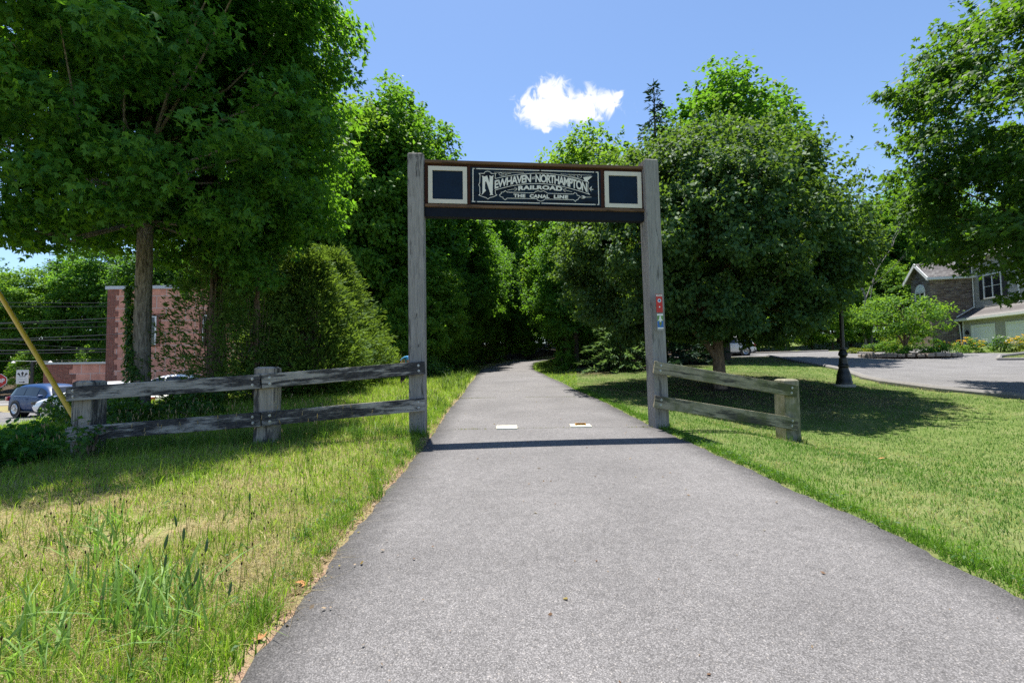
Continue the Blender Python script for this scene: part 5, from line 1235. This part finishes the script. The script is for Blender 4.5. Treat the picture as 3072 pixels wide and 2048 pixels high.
b = MB(); b.tube([(-.55, 0, T_+.62), (.4, 0, T_+.58), (1.35, 0, T_+.54)], .015, 6); b.build('lamp_arm', M['galv'], hs)
for x in (-.52, 1.28): b = MB(); b.lathe([(.02, T_+.6), (.11, T_+.5), (.1, T_+.47), (.01, T_+.48)], 12, (x, 0, 0)); b.build('lamp', M['white_paint'], hs, True)
ux, uy = -30.3, 30.2; uz = tz(ux, uy)
um = empty('patio_umbrella', (ux, uy, uz), 0, 'furled red patio umbrella behind the blue car', 'umbrella')
Tu = .72-uz
b = MB(); b.tube([(0, 0, -.1), (0, 0, Tu)], .025, 8); b.lathe([(.25, -.05), (.25, .05), (.05, .08)], 16); b.build('pole', M['galv'], um)
b = MB(); pr = [(.17, Tu-1.2), (.16, Tu-.8), (.13, Tu-.35), (.15, Tu-.25), (.17, Tu-.18), (.1, Tu-.06), (.02, Tu)]
b.lathe(pr, 24); b.map(lambda x, y, z_: (x*(1+.22*math.cos(6*math.atan2(y, x))), y*(1+.22*math.cos(6*math.atan2(y, x))), z_)); b.build('canopy', M['red_canvas'], um, True)
# guy wire with its yellow guard
ga, gb = Vector((-7.05, 7.75, tz(-7.05, 7.75)-.2)), Vector((-9.75, 8.6, 2.70)); dd_ = (gb-ga).normalized()
gw = empty('guy_wire', ga, 0, 'slanting guy wire in a yellow plastic guard behind the left end of the fence', 'guy wire')
b = MB(); b.tube([Vector((0, 0, 0)), dd_*14], .008, 6); b.build('wire', M['cable'], gw)
b = MB(); b.tube([dd_*.25, dd_*5.2], .038, 10); b.build('guard', M['yellow'], gw, True)
# overhead cables along the street
GWR = 'overhead cables along the street'
for i, (y, za, zb2, sag, r, lab) in enumerate([(41, 8.1, 7.2, .35, .018, 'topmost thin overhead cable in front of the wood at the left'), (41, 7.7, 6.9, .35, .02, 'overhead cable just below the topmost one'), (40.5, 5.7, 5.6, .3, .02, 'thin overhead cable between the upper pair and the thick bundle'), (40.5, 5.25, 5.2, .3, .025, 'overhead cable just above the crossing cable'), (40, 4.5, 3.9, .35, .035, 'thick dark overhead cable sloping down to the right'),
        (40, 3.35, 3.1, .3, .05, 'thickest overhead cable bundle'), (40, 3.05, 2.9, .3, .05, 'thick overhead cable bundle just below the thickest one'), (40, 2.3, 2.2, .25, .02, 'lowest thin overhead cable'), (40.5, 5.4, 2.4, .3, .02, 'overhead cable crossing the others steeply')]):
    b = MB(); x0, x1 = -64, -26; b.tube([(x0+(x1-x0)*t/16, y, za+(zb2-za)*t/16-sag*4*(t/16)*(1-t/16)) for t in range(17)], r, 6)
    tag(b.build('overhead_cable', M['cable'], None, True), lab, 'cable', GWR)
for i, (za, zb2, lab) in enumerate([(3.55, 4.15, 'upper overhead cable passing in front of the pink building'), (2.7, 3.3, 'lower overhead cable passing in front of the pink building')]):
    b = MB(); b.tube([(-36+(22)*t/12, 23.5, za+(zb2-za)*t/12-.6*(t/12)*(1-t/12)) for t in range(13)], .016, 6)
    tag(b.build('overhead_cable', M['cable'], None, True), lab, 'cable')

# ------------------------------------------------------------------ cars
def car(name, loc, rz, label, paint, L, Wd, H, kind, wr=.36):
    """a car along +x: lofted body with glasshouse, side glass, wheels in arches, lamps, mirrors, handles"""
    c = empty(name, loc, rz, label, 'car'); hw = Wd/2
    if kind == 'suv':
        prof = [(-.5, .62, .62), (-.495, .9, .9), (-.47, 1.0, 1.02), (-.44, 1.03, 1.3), (-.37, 1.04, .965*H), (-.25, 1.03, .995*H), (-.05, 1.02, H), (.08, 1.0, .97*H), (.15, .99, .88*H), (.26, .98, 1.03), (.31, .97, .99), (.43, .9, .91), (.485, .78, .79), (.5, .55, .56)]
        gx = [(-.43, -.17), (-.16, .06), (.075, .2)]
    else:
        prof = [(-.5, .62, .62), (-.495, .85, .85), (-.47, .96, .97), (-.4, .98, 1.0), (-.33, .97, 1.06), (-.2, .95, .95*H), (-.08, .94, H), (.04, .93, .985*H), (.1, .92, .92*H), (.22, .91, .96), (.27, .9, .92), (.42, .8, .81), (.485, .66, .67), (.5, .5, .51)]
        gx = [(-.29, -.13), (-.115, .04), (.055, .16)]
    V = []; rings = []
    def rg_(x, zbelt, zr):
        e = max(0, abs(x)-.36)/.14; w = hw*(1-.2*e*e); lo = .24+.1*e; rw = w*.94 if zr-zbelt < .08 else w*(.72 if kind == 'suv' else .68)
        return [(0, lo), (w*.8, lo), (w*.95, lo+.1), (w, lo+.28), (w*.985, (lo+zbelt)*.55), (w*.95, zbelt), (rw*1.02 if zr-zbelt > .08 else w*.8, zbelt+(zr-zbelt)*.9), (rw*.7, zr+.0), (0, zr+.02)]
    for x, zb_, zr in prof: rings.append((x*L, rg_(x, zb_, zr)))
    k = 9; F = []
    for sgn_ in (1, -1):
        o = len(V)
        for x, r in rings: V += [(x, sgn_*y, z_) for y, z_ in r]
        n = len(rings); q = [(o+i*k+j, o+(i+1)*k+j, o+(i+1)*k+j+1, o+i*k+j+1) for i in range(n-1) for j in range(k-1)]
        F += q if sgn_ < 0 else [f[::-1] for f in q]; F += [tuple(o+j for j in range(k)), tuple(o+(n-1)*k+j for j in range(k))]
    me = bpy.data.meshes.new('body'); me.from_pydata(V, [], F); bm = bmesh.new(); bm.from_mesh(me); bmesh.ops.remove_doubles(bm, verts=bm.verts[:], dist=.0005); bmesh.ops.recalc_face_normals(bm, faces=bm.faces[:]); bm.to_mesh(me); bm.free()
    body = link('body', me, paint, c, True); sm = body.modifiers.new('smooth', 'SUBSURF'); sm.levels = sm.render_levels = 2
    # side glass and screens
    def at_x(x):
        for (xa, ra), (xb, rb2) in zip(rings, rings[1:]):
            if xa <= x <= xb: t = (x-xa)/(xb-xa); return [((1-t)*a[0]+t*b2[0], (1-t)*a[1]+t*b2[1]) for a, b2 in zip(ra, rb2)]
    for sgn_ in (1, -1):
        for a, e in gx:
            pts = []
            for i in range(7):
                x = (a+(e-a)*i/6)*L; r = at_x(x); (y0, z0), (y1, z1) = r[5], r[6]
                lo_, hi_ = .1, max(.12, .86 if z1-z0 > .25 else .8*(z1-z0)/.25); pts.append((x, [(y0+(y1-y0)*t, z0+(z1-z0)*t) for t in (lo_, hi_)]))
            b = MB(); V2 = []
            for x, ((ya, za_), (yb, zb_)) in pts: V2 += [(x, sgn_*(ya+.004), za_), (x, sgn_*(yb+.012), zb_)]
            b.add(V2, [(2*i, 2*i+2, 2*i+3, 2*i+1) for i in range(6)]); w = b.build('side_window', M['glass'], c)
        b = MB(); b.tube([(gx[0][0]*L+i/12*(gx[-1][1]-gx[0][0])*L, sgn_*(at_x(gx[0][0]*L+i/12*(gx[-1][1]-gx[0][0])*L)[5][0]+.006), at_x(gx[0][0]*L+i/12*(gx[-1][1]-gx[0][0])*L)[5][1]+.015) for i in range(13)], .012, 5); b.build('window_trim', M['chrome'], c)
        b = MB(); mx = (gx[-1][1]-.02)*L; r = at_x(mx); b.lathe([(.02, -.1), (.075, -.08), (.085, .0), (.07, .09), (.02, .11)], 10, (mx, sgn_*(r[5][0]+.12), r[5][1]+.07), 'y'); b.build('mirror', paint, c, True)
        for hxx in (-.1, .09):
            r = at_x(hxx*L); b = MB(); b.box(hxx*L-.1, hxx*L+.1, sgn_*(r[4][0]*1.0)-.02, sgn_*r[4][0]*1.0+.02, r[5][1]-.14, r[5][1]-.11, .008); b.build('door_handle', paint, c)
        b = MB(); y = hw*.8; b.box(-.497*L, -.455*L, min(sgn_*y*.72, sgn_*y*1.2), max(sgn_*y*.72, sgn_*y*1.2), .78 if kind == 'suv' else .72, 1.0 if kind == 'suv' else .87, .03); b.build('tail_light', M['tail'], c, True)
        b = MB(); b.box(.445*L, .478*L, min(sgn_*y*.7, sgn_*y*1.13), max(sgn_*y*.7, sgn_*y*1.13), .62, .76, .03); b.build('headlight', M['glass'], c, True)
        for wx in (-.29*L, .31*L):
            b = MB(); b.lathe([(wr*1.17, sgn_*hw*.55), (wr*1.17, sgn_*(hw+.004)), (wr*.9, sgn_*(hw+.006))], 28, (wx, 0, wr), 'y'); b.build('wheel_arch', M['car_trim'], c, True)
            wv = empty('wheel', (0, 0, 0)); wv.parent = c; wv.location = (wx, sgn_*(hw-.09), wr)
            b = MB(); b.lathe([(wr*.68, -.11), (wr*.93, -.11), (wr, -.07), (wr, .07), (wr*.93, .11), (wr*.68, .11)], 30, axis='y'); b.build('tyre', M['rubber'], wv, True)
            b = MB(); s_ = sgn_*.112
            for i in range(10):
                a = i*math.pi/5; ca2, sa2 = math.cos(a), math.sin(a); P = [(.03, -.02), (wr*.66, -.035), (wr*.66, .035), (.03, .02)]
                b.add([(p*ca2-q*sa2, s_+dy, p*sa2+q*ca2) for dy in (0, -.02*sgn_) for p, q in P], [(0, 1, 2, 3), (7, 6, 5, 4), (0, 4, 5, 1), (1, 5, 6, 2), (2, 6, 7, 3), (3, 7, 4, 0)])
            b.lathe([(wr*.64, s_-.03*sgn_), (wr*.7, s_), (wr*.64, s_+.012*sgn_), (wr*.6, s_)], 30, axis='y'); b.lathe([(.07, s_-.02*sgn_), (.06, s_+.015*sgn_), (.01, s_+.02*sgn_)], 12, axis='y'); b.build('rim', M['rim'], wv, True)
    b = MB()
    i0, i1 = (8, 9) if kind == 'suv' else (8, 9)
    (xa, ra), (xb, rb2) = rings[i0], rings[i1]; b.add([(xa, ra[7][0]*1.0, ra[7][1]+.03), (xa, -ra[7][0], ra[7][1]+.03), (xb, -rb2[5][0]*.78, rb2[7][1]+.05), (xb, rb2[5][0]*.78, rb2[7][1]+.05)], [(0, 1, 2, 3)]); b.build('windscreen', M['glass'], c)
    b = MB(); b.box(-.485*L, -.44*L, -hw*.86, hw*.86, .26, .56, .05); b.box(-.3*L, .3*L, -hw*.985, hw*.985, .2, .3, .03); b.box(.455*L, .495*L, -hw*.7, hw*.7, .28, .5, .05); b.build('lower_trim', M['car_trim'], c)
    return c
def park(name, x, y, rz, label, paint, L, Wd, H, kind, wr=.36): return car(name, (x, y, tz(x, y)+.01), rz, label, paint, L, Wd, H, kind, wr)
park('blue_suv', -24.35, 24.3, -.32, 'dark blue SUV parked in the roadside lot, seen left of the fence end post', M['car_blue'], 4.7, 1.9, 1.66, 'suv', .38)
park('white_sedan', -14.6, 16.6, math.pi-.12, 'white sedan with its bonnet showing left of the fence end post', M['car_white'], 4.7, 1.82, 1.42, 'sedan', .34)
park('white_sedan', -14.6, 20.6, .1, 'second white car, its red tail light showing between the rails right of the end post', M['car_white'], 4.6, 1.8, 1.42, 'sedan', .34)
park('white_suv', 18.4, 39.6, math.pi, 'white SUV parked beyond the round tree, only its rear showing', M['car_white'], 4.9, 1.95, 1.75, 'suv', .4)

# ------------------------------------------------------------------ person bending behind the left gate post
def skin_body(name, joints, edges, m, parent, lv=2, root=0):
    me = bpy.data.meshes.new(name); me.from_pydata([j[0] for j in joints], edges, [])
    o = link(name, me, m, parent); o.modifiers.new('skin', 'SKIN'); o.modifiers.new('sub', 'SUBSURF').render_levels = lv
    sv = me.skin_vertices[0] if me.skin_vertices else me.attributes.new('skin', 'FLOAT', 'POINT')
    for i, j in enumerate(joints): sv.data[i].radius = j[1] if isinstance(j[1], tuple) else (j[1], j[1])
    sv.data[root].use_root = True
    return o
PXX, PYY = -4.06, 17.5
per = empty('person', (PXX, PYY, tz(PXX, PYY)), 0, 'person in a light blue shirt bending forward behind the left gate post', 'person')
J = [((-.22, 0, .86), .13), ((-.12, 0, 1.0), .125), ((.02, 0, 1.1), .13), ((.08, 0, 1.14), .09), ((.13, 0, 1.19), .055), ((.18, 0, 1.26), .085), ((.22, 0, 1.33), .085),
     ((-.2, -.11, .8), .1), ((-.12, -.12, .45), .07), ((-.22, -.12, .08), .045), ((-.1, -.13, .04), .04), ((-.2, .11, .8), .1), ((-.1, .12, .45), .07), ((-.2, .12, .08), .045), ((-.08, .13, .04), .04),
     ((.05, -.19, 1.12), .065), ((.13, -.22, .86), .048), ((.22, -.18, .64), .034), ((.26, -.17, .56), .03), ((.05, .19, 1.12), .065), ((.13, .22, .86), .048), ((.22, .18, .64), .034), ((.26, .17, .56), .03)]
E_ = [(0, 1), (1, 2), (2, 3), (3, 4), (4, 5), (5, 6), (0, 7), (7, 8), (8, 9), (9, 10), (0, 11), (11, 12), (12, 13), (13, 14), (2, 15), (15, 16), (16, 17), (17, 18), (2, 19), (19, 20), (20, 21), (21, 22)]
per.scale = (.89,)*3
body = skin_body('body', J, E_, M['skin'], per)
S = [((-.2, 0, .88), .155), ((-.12, 0, 1.0), .15), ((.02, 0, 1.1), .155), ((.07, 0, 1.135), .1), ((.05, -.19, 1.12), .085), ((.1, -.21, .97), .075), ((.05, .19, 1.12), .085), ((.1, .21, .97), .075)]
skin_body('shirt', S, [(0, 1), (1, 2), (2, 3), (2, 4), (4, 5), (2, 6), (6, 7)], M['shirt'], per)
S = [((-.22, 0, .86), .15), ((-.2, -.11, .78), .115), ((-.12, -.12, .45), .085), ((-.2, -.12, .14), .065), ((-.2, .11, .78), .115), ((-.1, .12, .45), .085), ((-.18, .12, .14), .065)]
skin_body('trousers', S, [(0, 1), (1, 2), (2, 3), (0, 4), (4, 5), (5, 6)], M['cloth_dark'], per)
b = MB(); b.lathe([(.02, -.1), (.085, -.07), (.105, 0), (.09, .07), (.03, .105)], 14); hr = b.build('hair', M['hair'], per, True); hr.location = (.185, 0, 1.33); hr.rotation_euler = (0, -.5, 0)
